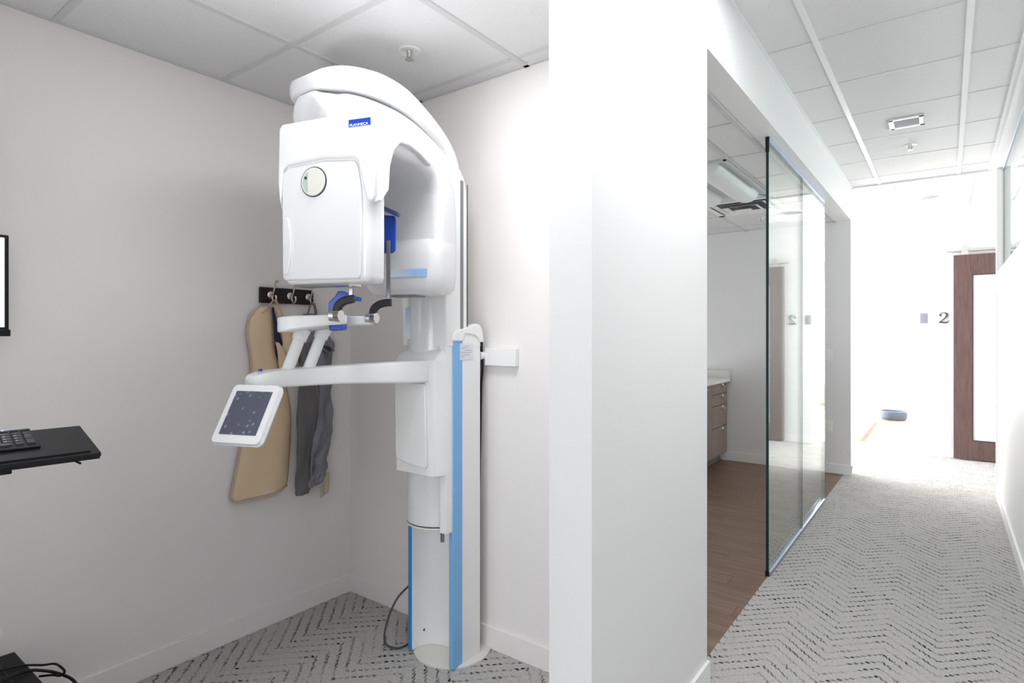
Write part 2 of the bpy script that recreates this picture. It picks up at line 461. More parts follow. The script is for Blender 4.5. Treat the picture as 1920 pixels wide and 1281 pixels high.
# far room: side walls with window openings
def window_wall(x0, x1, y0, y1, along, name, n):
    """wall with one wide window opening: sill 0.35, head 2.45"""
    a0, a1 = (y0, y1) if along == 'y' else (x0, x1)
    w = MB()
    def seg(p, q, z0, z1):
        if along == 'y': w.box(x0, x1, p, q, z0, z1)
        else: w.box(p, q, y0, y1, z0, z1)
    seg(a0, a1, 0, 0.35); seg(a0, a1, 2.45, ZC); seg(a0, a0 + 0.25, 0.35, 2.45); seg(a1 - 0.25, a1, 0.35, 2.45)
    struct(w, name, WALLW)
    f = MB(); k = 4
    for i in range(k + 1):
        p = a0 + 0.25 + (a1 - a0 - 0.5) * i / k
        if along == 'y': f.box(x0 + 0.03, x1 - 0.03, p - 0.03, p + 0.03, 0.41, 2.39)
        else: f.box(p - 0.03, p + 0.03, y0 + 0.03, y1 - 0.03, 0.41, 2.39)
    for z in (0.35, 2.39):
        if along == 'y': f.box(x0 + 0.02, x1 - 0.02, a0 + 0.25, a1 - 0.25, z, z + 0.06)
        else: f.box(a0 + 0.25, a1 - 0.25, y0 + 0.02, y1 - 0.02, z, z + 0.06)
    struct(f, 'window_%d' % n, TRIM)
window_wall(-4.6, -4.48, YF + 0.13, 12.9, 'y', 'wall_far_room_left', 1)
window_wall(-4.6, 2.8, 12.9, 13.02, 'x', 'wall_far_room_end', 2)

# ceilings (solid slabs) and their grids
struct(qp(XL - 0.1, XP0, YN, YB + 0.1, ZA, 0.05), 'ceiling', TILE)
struct(qp(-4.6, XP0, YB + 0.1, YF, ZA, 0.05), 'ceiling', TILE)
struct(qp(-4.6, 2.8, YN, 13.0, ZC, 0.05), 'ceiling', TILE)

def grid(name, mat, xs, ys, x0, x1, y0, y1, z, w=0.024, w2=0.012, h=0.006):
    g = MB()
    for x in xs: g.box(x - w / 2, x + w / 2, y0, y1, z - h, z + 0.001)
    for y in ys: g.box(x0, x1, y - w2 / 2, y + w2 / 2, z - h * 0.6, z + 0.001)
    return struct(g, name, mat)
def around(x0, x1, y0, y1, z, w=0.02, h=0.006, mb=None):
    g = mb or MB()
    g.box(x0, x0 + w, y0, y1, z - h, z); g.box(x1 - w, x1, y0, y1, z - h, z)
    g.box(x0, x1, y0, y0 + w, z - h, z); g.box(x0, x1, y1 - w, y1, z - h, z)
    return g
gx = [-2.0, -1.385]
grid('trim_1', GRIDG, gx, [-1.7, -1.1, -0.5, 0.1, 0.693, 1.29, 1.885], XL, XP0, YN, YB, ZA, 0.024, 0.024)
struct(around(XL, XP0, YN, YB, ZA, 0.018), 'trim_2', GRIDG)
grid('trim_3', GRIDG, [-1.105, -1.705, -2.305, -2.905, -3.505], [2.53 + 0.605 * k for k in range(7)], -4.5, XP0, YP1, YF, ZA, 0.022, 0.012)
struct(around(-4.5, XP0 - 0.0, YB + 0.12, YF, ZA, 0.022), 'trim_4', GRIDG)
CY = [1.93 - 0.605 * k for k in range(6)] + [2.537 + 0.605 * k for k in range(7)]
grid('trim_5', GRID, [-0.51, 0.082], [], XP1, 0.285, YN, 6.47, ZC, 0.027, 0.012, 0.006)
grid('trim_10', GRIDG, [], CY, XP1, 0.285, YN, 6.47, ZC, 0.027, 0.008, 0.004)  # grey of the cross bars stands in for the shadow reveal between tiles
struct(MB().box(XP1, XP1 + 0.015, YN, 6.47, ZC - 0.008, ZC).box(0.285, 0.312, YN, 6.47, ZC - 0.01, ZC).box(XP1, 0.33, 6.462, 6.485, ZC - 0.016, ZC), 'trim_6', GRID)
# drywall soffit above the right-hand glass
struct(MB().box(0.312, 0.50, YN, 6.48, ZC - 0.02, ZC), 'trim_7', WALLW)
grid('trim_8', GRID, [-2.9, -2.3, -1.7, -1.1, -0.42, 0.18, 0.78, 1.38, 1.98], [6.8, 7.4, 8.0], -4.4, 2.7, 6.485, YE, ZC, 0.024, 0.012)
grid('trim_9', GRID, [-2.9, -2.3, -1.7, -1.1, -0.42], [8.6, 9.2, 9.8, 10.4, 11.0, 11.6], -4.4, 2.7, YE + 0.14, 12.9, ZC, 0.024, 0.012)

# baseboards
BH, BT = 0.095, 0.013
struct(MB().box(XL, XL + BT, YN, YB, 0, BH), 'baseboard_left', TRIMW, bevel=0.002)
struct(MB().box(XL + BT, XP0, YB - BT, YB, 0, BH), 'baseboard_back', TRIMW, bevel=0.002)
struct(MB().box(XP1, XP1 + BT, YP0, YP1, 0, BH).box(XP0, XP1 + BT, YP0 - BT, YP0, 0, BH), 'baseboard_partition', TRIM, bevel=0.002)
struct(MB().box(-4.5, XP1 + BT, YF - BT, YF, 0, BH).box(XP1, XP1 + BT, YF, YF + 0.13, 0, BH), 'baseboard_far', TRIM, bevel=0.002)
struct(MB().box(XR - BT, XR, 2.0, 6.36, 0, BH), 'baseboard_right', TRIM, bevel=0.002)
struct(MB().box(-0.29, 2.7, YE - BT, YE, 0, BH), 'baseboard_end', TRIM, bevel=0.002)

# ------------------------------------------------------------------ glass partition and right-hand glazing
def glass_panel(name, label, x, th, y0, y1, z0, z1, group):
    t = thing(name, label, 'glass panel', (x, (y0 + y1) / 2, z0), group)
    MB().box(x - th / 2, x + th / 2, y0, y1, z0, z1).build('glass_pane', GLASS, t, smooth=False)
    for ya, yb in ((y0 - 0.002, y0 + 0.0005), (y1 - 0.0005, y1 + 0.002)):
        MB().box(x - th / 2 - 0.0004, x + th / 2 + 0.0004, ya, yb, z0, z1).build('polished_edge', EDGE, t, smooth=False)['label'] = 'dark green polished edge'
    return t
XG = -0.806
g1 = glass_panel('glass_panel', 'tall clear glass panel with dark green edge, nearest the viewer in the hallway opening', XG, 0.014, 3.475, 4.42, 0.012, ZA - 0.012, 'frameless glass panels in the hallway opening')
g2 = glass_panel('glass_panel', 'tall clear glass panel behind the seam, farther along the hallway opening', XG, 0.014, 4.427, 5.335, 0.012, ZA - 0.012, 'frameless glass panels in the hallway opening')
c = MB().box(XG - 0.013, XG - 0.008, 3.475, 5.335, 0, 0.02).box(XG + 0.008, XG + 0.013, 3.475, 5.335, 0, 0.02).box(XG - 0.013, XG + 0.013, 3.475, 5.335, 0, 0.004)
tag(c.build('floor_channel', CHANNEL, smooth=False), 'slim bluish metal floor channel holding the glass panels along the carpet edge', 'channel')
c = MB().box(XG - 0.013, XG - 0.008, 3.475, 5.335, ZA - 0.03, ZA).box(XG + 0.008, XG + 0.013, 3.475, 5.335, ZA - 0.03, ZA)
tag(c.build('ceiling_channel', CHANNEL, smooth=False), 'slim metal channel under the header above the glass panels', 'channel')
c = MB().box(XG - 0.009, XG + 0.009, 3.468, 3.478, ZA - 0.085, ZA - 0.002)
tag(c.build('channel_end_cap', BLACK, smooth=False), 'black end cap at the top corner of the nearest glass panel', 'end cap')
c = MB().box(XG - 0.010, XG + 0.010, 3.468, 3.478, 0.0, 0.028)
tag(c.build('channel_end_cap', BLACK, smooth=False), 'black end cap at the floor end of the glass channel', 'end cap')
XG2 = XR + 0.045
glass_panel('glass_panel', 'clear glass panel standing on the chest-high wall at the right', XG2, 0.012, 4.45, 6.355, 1.885, ZC - 0.025, 'glass above the chest-high wall')
glass_panel('glass_panel', 'clear glass panel on the chest-high wall, nearest the viewer', XG2, 0.012, 2.3, 4.445, 1.885, ZC - 0.025, 'glass above the chest-high wall')
c = MB().box(XG2 - 0.012, XG2 - 0.007, 2.0, 6.36, ZC - 0.045, ZC - 0.02).box(XG2 + 0.007, XG2 + 0.012, 2.0, 6.36, ZC - 0.045, ZC - 0.02)
tag(c.build('ceiling_channel', CHANNEL, smooth=False), 'slim blue-grey channel under the soffit above the right-hand wall glass', 'channel')

# ------------------------------------------------------------------ ceiling fittings
def sprinkler(x, y, z, label):
    t = thing('fire_sprinkler', label, 'sprinkler', (x, y, z), 'recessed ceiling sprinklers')
    MB().lathe((x, y, z), [(0.0, -0.002), (0.034, -0.003), (0.040, -0.006), (0.042, -0.004), (0.042, 0.002), (0.0, 0.002)][::-1], 32).build('escutcheon', TRIM, t)
    b = MB().lathe((x, y, z), [(0.0, -0.032), (0.009, -0.030), (0.010, -0.012), (0.012, -0.004), (0.0, -0.002)], 16)
    b.box(x - 0.013, x - 0.010, y - 0.003, y + 0.003, z - 0.036, z - 0.004); b.box(x + 0.010, x + 0.013, y - 0.003, y + 0.003, z - 0.036, z - 0.004)
    b.build('sprinkler_frame', STEEL, t)
    MB().lathe((x, y, z), [(0.0, -0.0385), (0.017, -0.038), (0.017, -0.036), (0.0, -0.0355)], 20).build('deflector', STEEL, t)
    MB().lathe((x, y, z), [(0.0, -0.034), (0.003, -0.033), (0.003, -0.012), (0.0, -0.011)], 10).build('glass_bulb', plain('red_bulb', (0.5, 0.05, 0.04), 0.2), t)
    return t
sprinkler(-1.68, 1.59, ZA, 'white recessed fire sprinkler in the alcove ceiling beside the imaging machine')
sprinkler(-0.221, 5.28, ZC, 'white recessed fire sprinkler in the hallway ceiling beyond the air vent')
sprinkler(-1.40, 5.83, ZA, 'small fire sprinkler in the ceiling behind the glass panels')

# rectangular supply grille in the corridor ceiling
t = thing('air_vent', 'small white rectangular air vent in the hallway ceiling', 'vent', (-0.215, 4.675, ZC))
vx0, vx1, vy0, vy1 = -0.312, -0.122, 4.575, 4.785
around(vx0, vx1, vy0, vy1, ZC, 0.026, 0.012).build('frame', LWHITE, t, bevel=0.002)
v = MB()
for k in range(9):
    y = vy0 + 0.035 + k * 0.0175
    v.obox((-0.217, y, ZC - 0.004), (1, 0, 0), (0, 0.8, 0.6), (0, -0.6, 0.8), 0.068, 0.0075, 0.0008)
v.build('louvre', LWHITE, t, smooth=False)
MB().box(-0.29, -0.144, 4.595, 4.765, ZC - 0.0015, ZC).build('backing', GRID, t, smooth=False)
# round ceiling speaker at the far end
t = thing('ceiling_speaker', 'round pale grille in the bright ceiling at the far end of the hallway', 'speaker', (-0.16, 7.36, ZC))
MB().lathe((-0.16, 7.36, ZC), [(0.0, 0.0), (0.115, 0.0), (0.115, -0.008), (0.105, -0.010), (0.10, -0.006)], 40).build('ring', TRIM, t)
MB().lathe((-0.16, 7.36, ZC), [(0.0, -0.007), (0.10, -0.006), (0.10, -0.004), (0.0, -0.004)], 40).build('grille', SWITCH, t)

# square stepped diffuser in the room ceiling
t = thing('ceiling_diffuser', 'square white stepped air diffuser in the ceiling behind the glass', 'vent', (-1.405, 5.2475, ZA))
cx, cy = -1.405, 5.2475
around(cx - 0.295, cx + 0.295, cy - 0.295, cy + 0.295, ZA, 0.05, 0.008).build('frame', TRIM, t)
MB().box(cx - 0.25, cx + 0.25, cy - 0.25, cy + 0.25, ZA - 0.003, ZA - 0.001).build('dark_throat', DUCT, t, smooth=False)
for h, z in ((0.215, ZA - 0.014), (0.145, ZA - 0.026), (0.07, ZA - 0.036)):
    q = MB()
    o_, i_ = h, h - 0.035 if h > 0.1 else 0.0
    ring = lambda r, zz: [(cx + sx * r, cy + sy * r, zz) for sx, sy in ((1, 1), (-1, 1), (-1, -1), (1, -1))]
    q.loft([ring(o_, z), ring(o_, z + 0.002), ring(max(i_, 0.004), z + 0.014 if i_ else z + 0.003), ring(max(i_, 0.004), z + 0.012 if i_ else z + 0.001), ring(o_, z)], cap=False)
    if not i_: q.box(cx - h, cx + h, cy - h, cy + h, z, z + 0.003)
    q.build('cone', TRIM, t, smooth=False)

# 2x4 light fitting in the room ceiling with two rounded lenses
t = thing('ceiling_light', 'long recessed light with two rounded frosted lenses behind the glass', 'ceiling light', (-1.405, 4.34, ZA))
lx0, lx1, ly0, ly1 = -1.695, -1.115, 3.745, 4.935
h = MB()
h.box(lx0, lx1, ly0, ly1, ZA - 0.003, ZA - 0.001)
around(lx0, lx1, ly0, ly1, ZA, 0.016, 0.012, h)
h.add([(lx0 + .016, ly1 - .016, ZA - .010), (lx1 - .016, ly1 - .016, ZA - .010), (lx1 - .10, ly1 - .12, ZA - .003), (lx0 + .10, ly1 - .12, ZA - .003)], [(0, 1, 2, 3)])
h.build('housing', TROFF, t, smooth=False)
for xx in (-1.545, -1.265):
    rings = []
    for y, r in ((3.80, 0.03), (3.815, 0.075), (3.84, 0.092), (4.76, 0.092), (4.80, 0.085), (4.825, 0.065), (4.84, 0.03)):
        rings.append([(xx + r * cos(a), y, ZA - 0.003 - 0.75 * r * sin(a)) for a in [pi * k / 14 for k in range(15)]])
    MB().loft(rings).build('lens', LENS, t)
MB().box(-1.17, -1.166, 3.80, 4.55, ZA - 0.014, ZA - 0.008).build('lens_clip', STEEL, t, smooth=False)

# ------------------------------------------------------------------ corridor end: door 2, number, switches
t = thing('sliding_door', 'walnut barn door with tall frosted glass panel at the end of the hallway', 'door', (0.6, 7.995, 0))
dx0, dx1, dz0, dz1, dy0, dy1 = 0.056, 1.10, 0.012, 2.215, 7.975, 8.018
wx0, wx1, wz0, wz1 = 0.218, 0.94, 0.214, 1.997
MB().box(dx0, wx0, dy0, dy1, dz0, dz1).box(wx1, dx1, dy0, dy1, dz0, dz1).box(wx0, wx1, dy0, dy1, dz0, wz0).box(wx0, wx1, dy0, dy1, wz1, dz1).build('door_leaf', DOORW, t, smooth=False)
MB().box(wx0 - 0.003, wx1 + 0.003, dy0 + 0.012, dy1 - 0.012, wz0 - 0.003, wz1 + 0.003).build('frosted_pane', FROST, t, smooth=False)
around_b = MB()
for a in ((wx0, wx0 + 0.006, wz0, wz1), (wx1 - 0.006, wx1, wz0, wz1), (wx0, wx1, wz0, wz0 + 0.006), (wx0, wx1, wz1 - 0.006, wz1)):
    around_b.box(a[0], a[1], dy0 - 0.002, dy0 + 0.012, a[2], a[3])
around_b.build('glazing_bead', DWOOD, t, smooth=False)
for hx in (0.155, 0.98):
    hm = MB()
    hm.box(hx - 0.028, hx + 0.028, dy0 - 0.008, dy0, dz1 - 0.0, dz1 + 0.055)
    hm.lathe((hx, dy0 - 0.004, dz1 + 0.075), [(0.0, -0.012), (0.036, -0.012), (0.038, -0.004), (0.036, 0.010), (0.0, 0.010)], 28, axis=(0, 1, 0))
    hm.lathe((hx - 0.016, dy0 - 0.01, dz1 + 0.03), [(0, -0.004), (0.006, -0.003), (0.006, 0.003), (0, 0.004)], 10, axis=(0, 1, 0))
    hm.lathe((hx + 0.016, dy0 - 0.01, dz1 + 0.03), [(0, -0.004), (0.006, -0.003), (0.006, 0.003), (0, 0.004)], 10, axis=(0, 1, 0))
    hm.build('hanger', STEEL, t, bevel=0.001)
r = MB().tube([(0.0, 7.996, dz1 + 0.045), (1.95, 7.996, dz1 + 0.045)], 0.0125, 14)
for xx in (0.045, 0.7, 1.4, 1.9): r.tube([(xx, 7.996, dz1 + 0.045), (xx, YE, dz1 + 0.045)], 0.008, 10)
tag(r.build('door_rail', STEEL), 'round steel rail carrying the walnut barn door', 'rail')

# figure 2, serif style
stroke = spline([(0.012, 0.086, .007), (0.0135, 0.100, .006), (0.030, 0.1155, .004), (0.048, 0.117, .0055), (0.066, 0.106, .010), (0.069, 0.085, .0115), (0.055, 0.060, .009), (0.033, 0.037, .006), (0.012, 0.016, .0045), (0.006, 0.004, .004)], 8)
L_, R_ = [], []
for i, p in enumerate(stroke):
    a = stroke[max(i - 1, 0)]; b = stroke[min(i + 1, len(stroke) - 1)]
    d = Vector((b[0] - a[0], b[1] - a[1])); d.normalize(); n = Vector((-d[1], d[0]))
    w = p[2] * 0.62 + 0.0005
    L_.append((p[0] + n[0] * w, p[1] + n[1] * w)); R_.append((p[0] - n[0] * w, p[1] - n[1] * w))
tw = MB(); f3 = lambda u, v, d: (-0.078 + u * 1.08, YE - d, 1.479 + v)
for i in range(len(L_) - 1): tw.prism([L_[i], L_[i + 1], R_[i + 1], R_[i]], f3, 0.002, 0.012)
tw.prism([(0.017 + 0.0095 * cos(a), 0.086 + 0.0095 * sin(a)) for a in [2 * pi * k / 18 for k in range(18)]], f3, 0.002, 0.0125)
base = spline([(0.003, 0.0), (0.012, 0.004), (0.040, 0.001), (0.066, -0.001), (0.078, 0.010), (0.082, 0.030)], 6)
top = spline([(0.003, 0.010), (0.020, 0.0205), (0.042, 0.0175), (0.060, 0.014), (0.073, 0.018), (0.079, 0.031)], 6)
for i in range(len(base) - 1): tw.prism([tuple(base[i]), tuple(base[i + 1]), tuple(top[i + 1]), tuple(top[i])], f3, 0.002, 0.0118)
tag(tw.build('door_number', NUM, smooth=False), 'dark serif numeral 2 on the white wall beside the barn door', 'number')

def plate(name, label, x, y, z, w, h, mat, kind='toggle', group=None):
    t = thing(name, label, 'light switch' if kind == 'toggle' else 'outlet', (x, y, z), group)
    MB().box(x - w / 2, x + w / 2, y - 0.006, y, z - h / 2, z + h / 2).build('plate', mat, t, bevel=0.002)
    if kind == 'toggle':
        MB().box(x - 0.016, x + 0.016, y - 0.009, y - 0.005, z - 0.033, z + 0.033).build('rocker', mat, t, bevel=0.001)
    else:
        for s in (-1, 1):
            MB().box(x - 0.016, x + 0.016, y - 0.009, y - 0.005, z + s * 0.02 - 0.014, z + s * 0.02 + 0.014).build('socket', mat, t, bevel=0.004)
    return t
plate('light_switch', 'grey light switch on the bright wall left of the numeral 2', -0.211, YE, 1.537, 0.070, 0.115, SWITCH)
plate('light_switch', 'white light switch on the wall past the far end of the glass panels', -0.935, YF, 1.155, 0.070, 0.115, TRIM)
plate('power_outlet', 'white power outlet low on the wall past the glass panels', -0.935, YF, 0.455, 0.070, 0.115, TRIM, 'socket')

# far room: low white bench unit and a slate round basket
t = thing('low_white_cabinet', 'low white built-in cabinet in the overexposed far room left of the basket', 'cabinet', (-1.45, 9.6, 0))
MB().box(-2.05, -0.86, 8.60, 10.9, 0.06, 0.56).build('body', TRIM, t, bevel=0.004)
MB().box(-2.08, -0.84, 8.58, 10.92, 0.56, 0.59).build('top', TRIM, t, bevel=0.003)
MB().box(-2.02, -0.90, 8.63, 10.87, 0.0, 0.06).build('plinth', TRIM, t, smooth=False)
for k in range(3):
    d = MB().box(-0.862, -0.846, 8.64 + k * 0.755, 8.64 + k * 0.755 + 0.745, 0.08, 0.545).build('door', TRIM, t, bevel=0.002)
    MB().box(-0.845, -0.838, 8.9 + k * 0.755, 9.05 + k * 0.755, 0.48, 0.488).build('handle', STEEL, d, smooth=False)
rr = [(0.0, 0.0), (0.165, 0.0), (0.182, 0.03), (0.19, 0.09), (0.188, 0.135), (0.178, 0.138), (0.172, 0.06), (0.0, 0.05)]
tag(MB().lathe((-0.69, 11.15, 0), rr, 40).build('round_basket', BASKET), 'slate grey low round basket on the wood floor of the far room', 'basket')

# ------------------------------------------------------------------ room behind the glass: cabinets and worktop
XC = -1.90
def drawer_cabinet(y0, y1, label, fronts, handle_side):
    t = thing('base_cabinet', label, 'cabinet', (XC - 0.3, (y0 + y1) / 2, 0), 'taupe base cabinets under the worktop')
    MB().box(XC - 0.58, XC - 0.02, y0 + 0.001, y1 - 0.001, 0.09, 0.848).build('carcass', CABW, t, smooth=False)
    MB().box(XC - 0.56, XC - 0.07, y0 + 0.001, y1 - 0.001, 0.0, 0.09).build('toe_kick', KICK, t, smooth=False)
    for z0, z1 in fronts:
        d = MB().box(XC - 0.019, XC, y0 + 0.003, y1 - 0.003, z0 + 0.0025, z1 - 0.0025).build('drawer', CABW, t, bevel=0.0012)
        yc = (y0 + y1) / 2 + 0.08; zc = z1 - 0.035
        hb = MB().tube([(XC, yc - 0.045, zc), (XC + 0.028, yc - 0.045, zc), (XC + 0.028, yc + 0.045, zc), (XC, yc + 0.045, zc)], 0.0055, 8)
        hb.build('handle', STEEL, d, smooth=False)
        MB().box(XC, XC + 0.012, yc - 0.015, yc + 0.015, zc + 0.004, zc + 0.026).build('lock_tab', LWHITE, d, bevel=0.002)['label'] = 'white lock tab'
    return t
FR = ((0.735, 0.848), (0.617, 0.735), (0.392, 0.617), (0.095, 0.392))
drawer_cabinet(5.93, 6.43, 'taupe four-drawer base cabinet against the far wall under the cream worktop', FR, 1)
drawer_cabinet(5.31, 5.929, 'taupe base cabinet next to the one against the far wall', ((0.095, 0.848),), 1)
drawer_cabinet(4.69, 5.309, 'taupe base cabinet farther left along the worktop', ((0.095, 0.848),), 1)
t = thing('worktop', 'cream laminate worktop with raised rounded backsplash on the taupe cabinets', 'worktop', (-2.2, 5.6, 0.85))
MB().box(-2.52, -1.865, 4.66, 6.432, 0.850, 0.888).build('slab', COUNTER, t, bevel=0.004)
poly = [(-2.52, 0.888), (-1.865, 0.888)] + [(-1.865 - 0.035 + 0.035 * cos(a), 0.955 + 0.035 * sin(a)) for a in [pi / 2 * k / 6 for k in range(7)]] + [(-2.52, 0.99)]
poly = [(x, z - 0.02 if z > 0.9 else z) for x, z in poly]
MB().prism(poly, lambda u, v, d: (u, d, v), 6.41, 6.435).build('backsplash', COUNTER, t, bevel=0.002)
# ------------------------------------------------------------------ DENTAL IMAGING MACHINE
MX0, MX1 = -1.842, -1.585             # column side faces
MF, MR = 1.737, 1.905                 # column front and rear
mc = (MX0 + MX1) / 2
M = thing('dental_xray_machine', 'tall white panoramic dental x-ray machine with blue-edged column in the alcove', 'x-ray machine', (mc, 1.8, 0))

# base plate
p = MB()
prof = [(0.0, 0.0), (0.165, 0.0), (0.165, 0.006), (0.160, 0.009), (0.0, 0.009)]
p.lathe((mc + 0.005, 1.868, 0), prof, 48)
p.build('base_plate', IVORY, M)
# column: C-shaped extrusion, open to the front
p = MB()
n = 20
outer, inner = [], []
hw = (MX1 - MX0) / 2
for k in range(n + 1):
    a = pi * k / n
    inner.append((mc + (hw - 0.022) * cos(a), 1.762 + 0.085 * sin(a)))
sec = [(MX1, MF), (MX1, MR), (MX0, MR), (MX0, MF), (MX0 + 0.022, MF)] + inner[::-1] + [(MX1 - 0.022, MF)]
ZCOL = 1.325
p.prism(sec, lambda u, v, d: (u, v, d), 0.009, ZCOL)
col = p.build('column', SHELL2, M, bevel=0.0015, angle=30)
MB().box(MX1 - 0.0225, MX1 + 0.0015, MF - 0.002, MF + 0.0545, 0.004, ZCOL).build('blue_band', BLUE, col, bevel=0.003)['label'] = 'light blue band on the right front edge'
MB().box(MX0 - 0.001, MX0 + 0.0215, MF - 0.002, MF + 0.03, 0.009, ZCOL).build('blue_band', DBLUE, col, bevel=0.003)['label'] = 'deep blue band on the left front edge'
MB().lathe((MX0 + 0.0300, 1.80, 0.075), [(0, 0), (0.006, 0), (0.006, 0.004), (0, 0.004)], 12, axis=(1, 0, 0)).build('screw_hole', SEAM, col)
# cap over the right-hand side of the column: rounded wedge
p = MB()
poly = [(MF - 0.006, 1.322), (MF - 0.006, 1.342), (MF + 0.004, 1.358), (MF + 0.035, 1.368), (MF + 0.10, 1.383), (1.875, 1.394), (1.897, 1.389), (1.912, 1.367), (1.922, 1.318), (1.899, 1.315)]
poly += [(y, z) for y, z in ((1.888, 1.332), (1.865, 1.346), (1.83, 1.352), (1.80, 1.3515), (1.79, 1.322))][::1]
p.prism(poly, lambda u, v, d: (d, u, v), MX1 - 0.03, MX1 + 0.008)
p.build('column_cap', SHELL2, M, bevel=0.004, seg=3)
# side panel under the curved cap edge
MB().prism([(1.79, 1.30), (1.79, 1.352), (1.83, 1.352), (1.87, 1.348), (1.90, 1.333), (MR, 1.30)], lambda u, v, d: (d, u, v), MX1 - 0.028, MX1 + 0.0015).build('side_panel', SHELL2, M, smooth=False)
# sticker on the side
st = MB().box(MX1 + 0.0018, MX1 + 0.0024, 1.775, 1.856, 1.245, 1.312).build('rating_sticker', PAPER, M, smooth=False)
st['label'] = 'silver rating sticker'
q = MB()
for k, (a, b) in enumerate(((1.80, 1.83), (1.782, 1.82), (1.80, 1.845), (1.782, 1.848), (1.785, 1.835), (1.782, 1.80))):
    z = 1.302 - k * 0.0088
    x_ = a
    while x_ < b:
        w = 0.003 + 0.004 * random.random()
        q.box(MX1 + 0.0024, MX1 + 0.0027, x_, min(x_ + w, b), z - 0.002, z)
        x_ += w + 0.0018
q.build('small_print', INK, st, smooth=False)
# hanging black cable behind the column
tag_c = MB().tube(spline([(MX1 - 0.02, 1.925, 1.33), (MX1 - 0.016, 1.932, 1.29), (MX1 - 0.012, 1.934, 1.20), (MX1 - 0.016, 1.93, 1.12), (MX1 - 0.02, 1.928, 0.9), (MX1 - 0.03, 1.925, 0.5), (MX1 - 0.05, 1.93, 0.2)], 6), 0.0055, 10)
tag_c.box(MX1 - 0.028, MX1 - 0.010, 1.916, 1.936, 1.285, 1.325)
tag_c.build('signal_cable', BLACK, M)

# moving column with rounded front
def dsec(x0, x1, yb, yf, bul, n=14):
    pts = [(x1, yb), (x1, yf)]
    for k in range(1, n):
        u = k / n
        pts.append((x1 + (x0 - x1) * u, yf - bul * (1 - (2 * u - 1) ** 2) ** 0.8))
    pts += [(x0, yf), (x0, yb)]
    return pts
p = MB()
p.prism(dsec(-1.838, -1.628, 1.80, 1.727, 0.052), lambda u, v, d: (u, v, d), 0.572, 1.75)
mcol = p.build('moving_column', SHELL, M, bevel=0.003, angle=30)
q = MB().prism(dsec(-1.840, -1.626, 1.80, 1.725, 0.054), lambda u, v, d: (u, v, d), 0.561, 0.5675)
q.build('lower_rim', IVORY, mcol, bevel=0.001)
MB().prism(dsec(-1.834, -1.63, 1.80, 1.73, 0.048), lambda u, v, d: (u, v, d), 0.5675, 0.5725).build('gap', SEAM, mcol, smooth=False)
MB().lathe((-1.618, 1.71, 0.52), [(0, 0), (0.008, 0), (0.008, 0.038), (0, 0.038)], 14).build('peg', DSTEEL, mcol)
# side rail that carries the moving column (spine), curving forward at the top
p = MB()
p.box(-1.626, -1.589, 1.700, 1.79, 0.556, 1.38)
p.build('side_rail', SHELL2, M, bevel=0.003)
p = MB()
arc = [(1.700, 1.30), (1.822, 1.30), (1.822, 1.90), (1.818, 1.945), (1.805, 1.985), (1.78, 2.018), (1.745, 2.04), (1.70, 2.05), (1.66, 2.02), (1.68, 1.9)]
p.prism(arc, lambda u, v, d: (d, u, v), -1.838, MX1)
p.build('spine', SHELL2, M, bevel=0.006, seg=3)
MB().box(MX1 - 0.002, MX1 + 0.0015, 1.779, 1.797, 1.37, 1.975).build('slot', GRAYSLOT, M, smooth=False)['label'] = 'grey slot in the side of the spine'
MB().box(MX1 - 0.002, MX1 + 0.001, 1.8225, 1.8240, 1.37, 1.965).build('spine_seam', SEAM, M, smooth=False)
# blue light print on the moving column
q = MB().box(-1.8, -1.772, 1.68, 1.689, 1.33, 1.46)
q.build('blue_print', fade_mat('blue_print_fade', 2, 1.33, 1.46, (0.85, 0.88, 0.93), (0.42, 0.56, 0.88)), mcol, smooth=False)

# shoulder: long rounded arm over the rotating part
p = MB()
rings = []
path = [(1.140, 2.176, .030, .020), (1.147, 2.178, .075, .034), (1.168, 2.182, .118, .050), (1.21, 2.188, .158, .062), (1.27, 2.192, .183, .068), (1.345, 2.194, .192, .070),
        (1.44, 2.186, .186, .070), (1.54, 2.164, .165, .068), (1.64, 2.130, .143, .066), (1.71, 2.090, .131, .060), (1.75, 2.04, .129, .05), (1.765, 1.99, .128, .04)]
pp = spline(path, 5)
for i, v in enumerate(pp):
    y, z, w, h = v
    a = pp[max(i - 1, 0)]; b = pp[min(i + 1, len(pp) - 1)]
    d = Vector((0, b[0] - a[0], b[1] - a[1])).normalized()
    nrm = Vector((0, -d[2], d[1]))
    if nrm.z < 0: nrm = -nrm
    xc = -1.712 + 0.0 * y
    ring = []
    for (u, s_) in rrect(w, h / 2, min(h * 0.42, 0.03), 4):
        top_ = 0.026 if s_ > 0 else 0
        ring.append(Vector((xc + u, y, z)) + nrm * (s_ + top_ * (1 - (u / w) ** 2)))
    rings.append(ring)
p.loft(rings)
sh = p.build('shoulder', SHELL, M, angle=60)
# rounded body below the rim of the shoulder, running back to the spine
p = MB(); rings = []
bp = spline([(1.158, 2.152, .040, .020), (1.172, 2.130, .085, .060), (1.205, 2.105, .130, .110), (1.265, 2.090, .160, .140), (1.345, 2.085, .170, .150),
             (1.44, 2.085, .164, .146), (1.54, 2.075, .148, .134), (1.64, 2.050, .132, .120), (1.71, 2.02, .126, .100), (1.75, 1.97, .124, .08)], 5)
for i, v in enumerate(bp):
    y, z, w, h = v
    a = bp[max(i - 1, 0)]; b = bp[min(i + 1, len(bp) - 1)]
    d = Vector((0, b[0] - a[0], b[1] - a[1])).normalized(); nrm = Vector((0, -d[2], d[1]))
    if nrm.z < 0: nrm = -nrm
    rings.append([Vector((-1.712 + u, y, z)) + nrm * s_ for u, s_ in rrect(w, h / 2, h * 0.47, 6)])
p.loft(rings).build('shoulder_body', SHELL, M, angle=60)

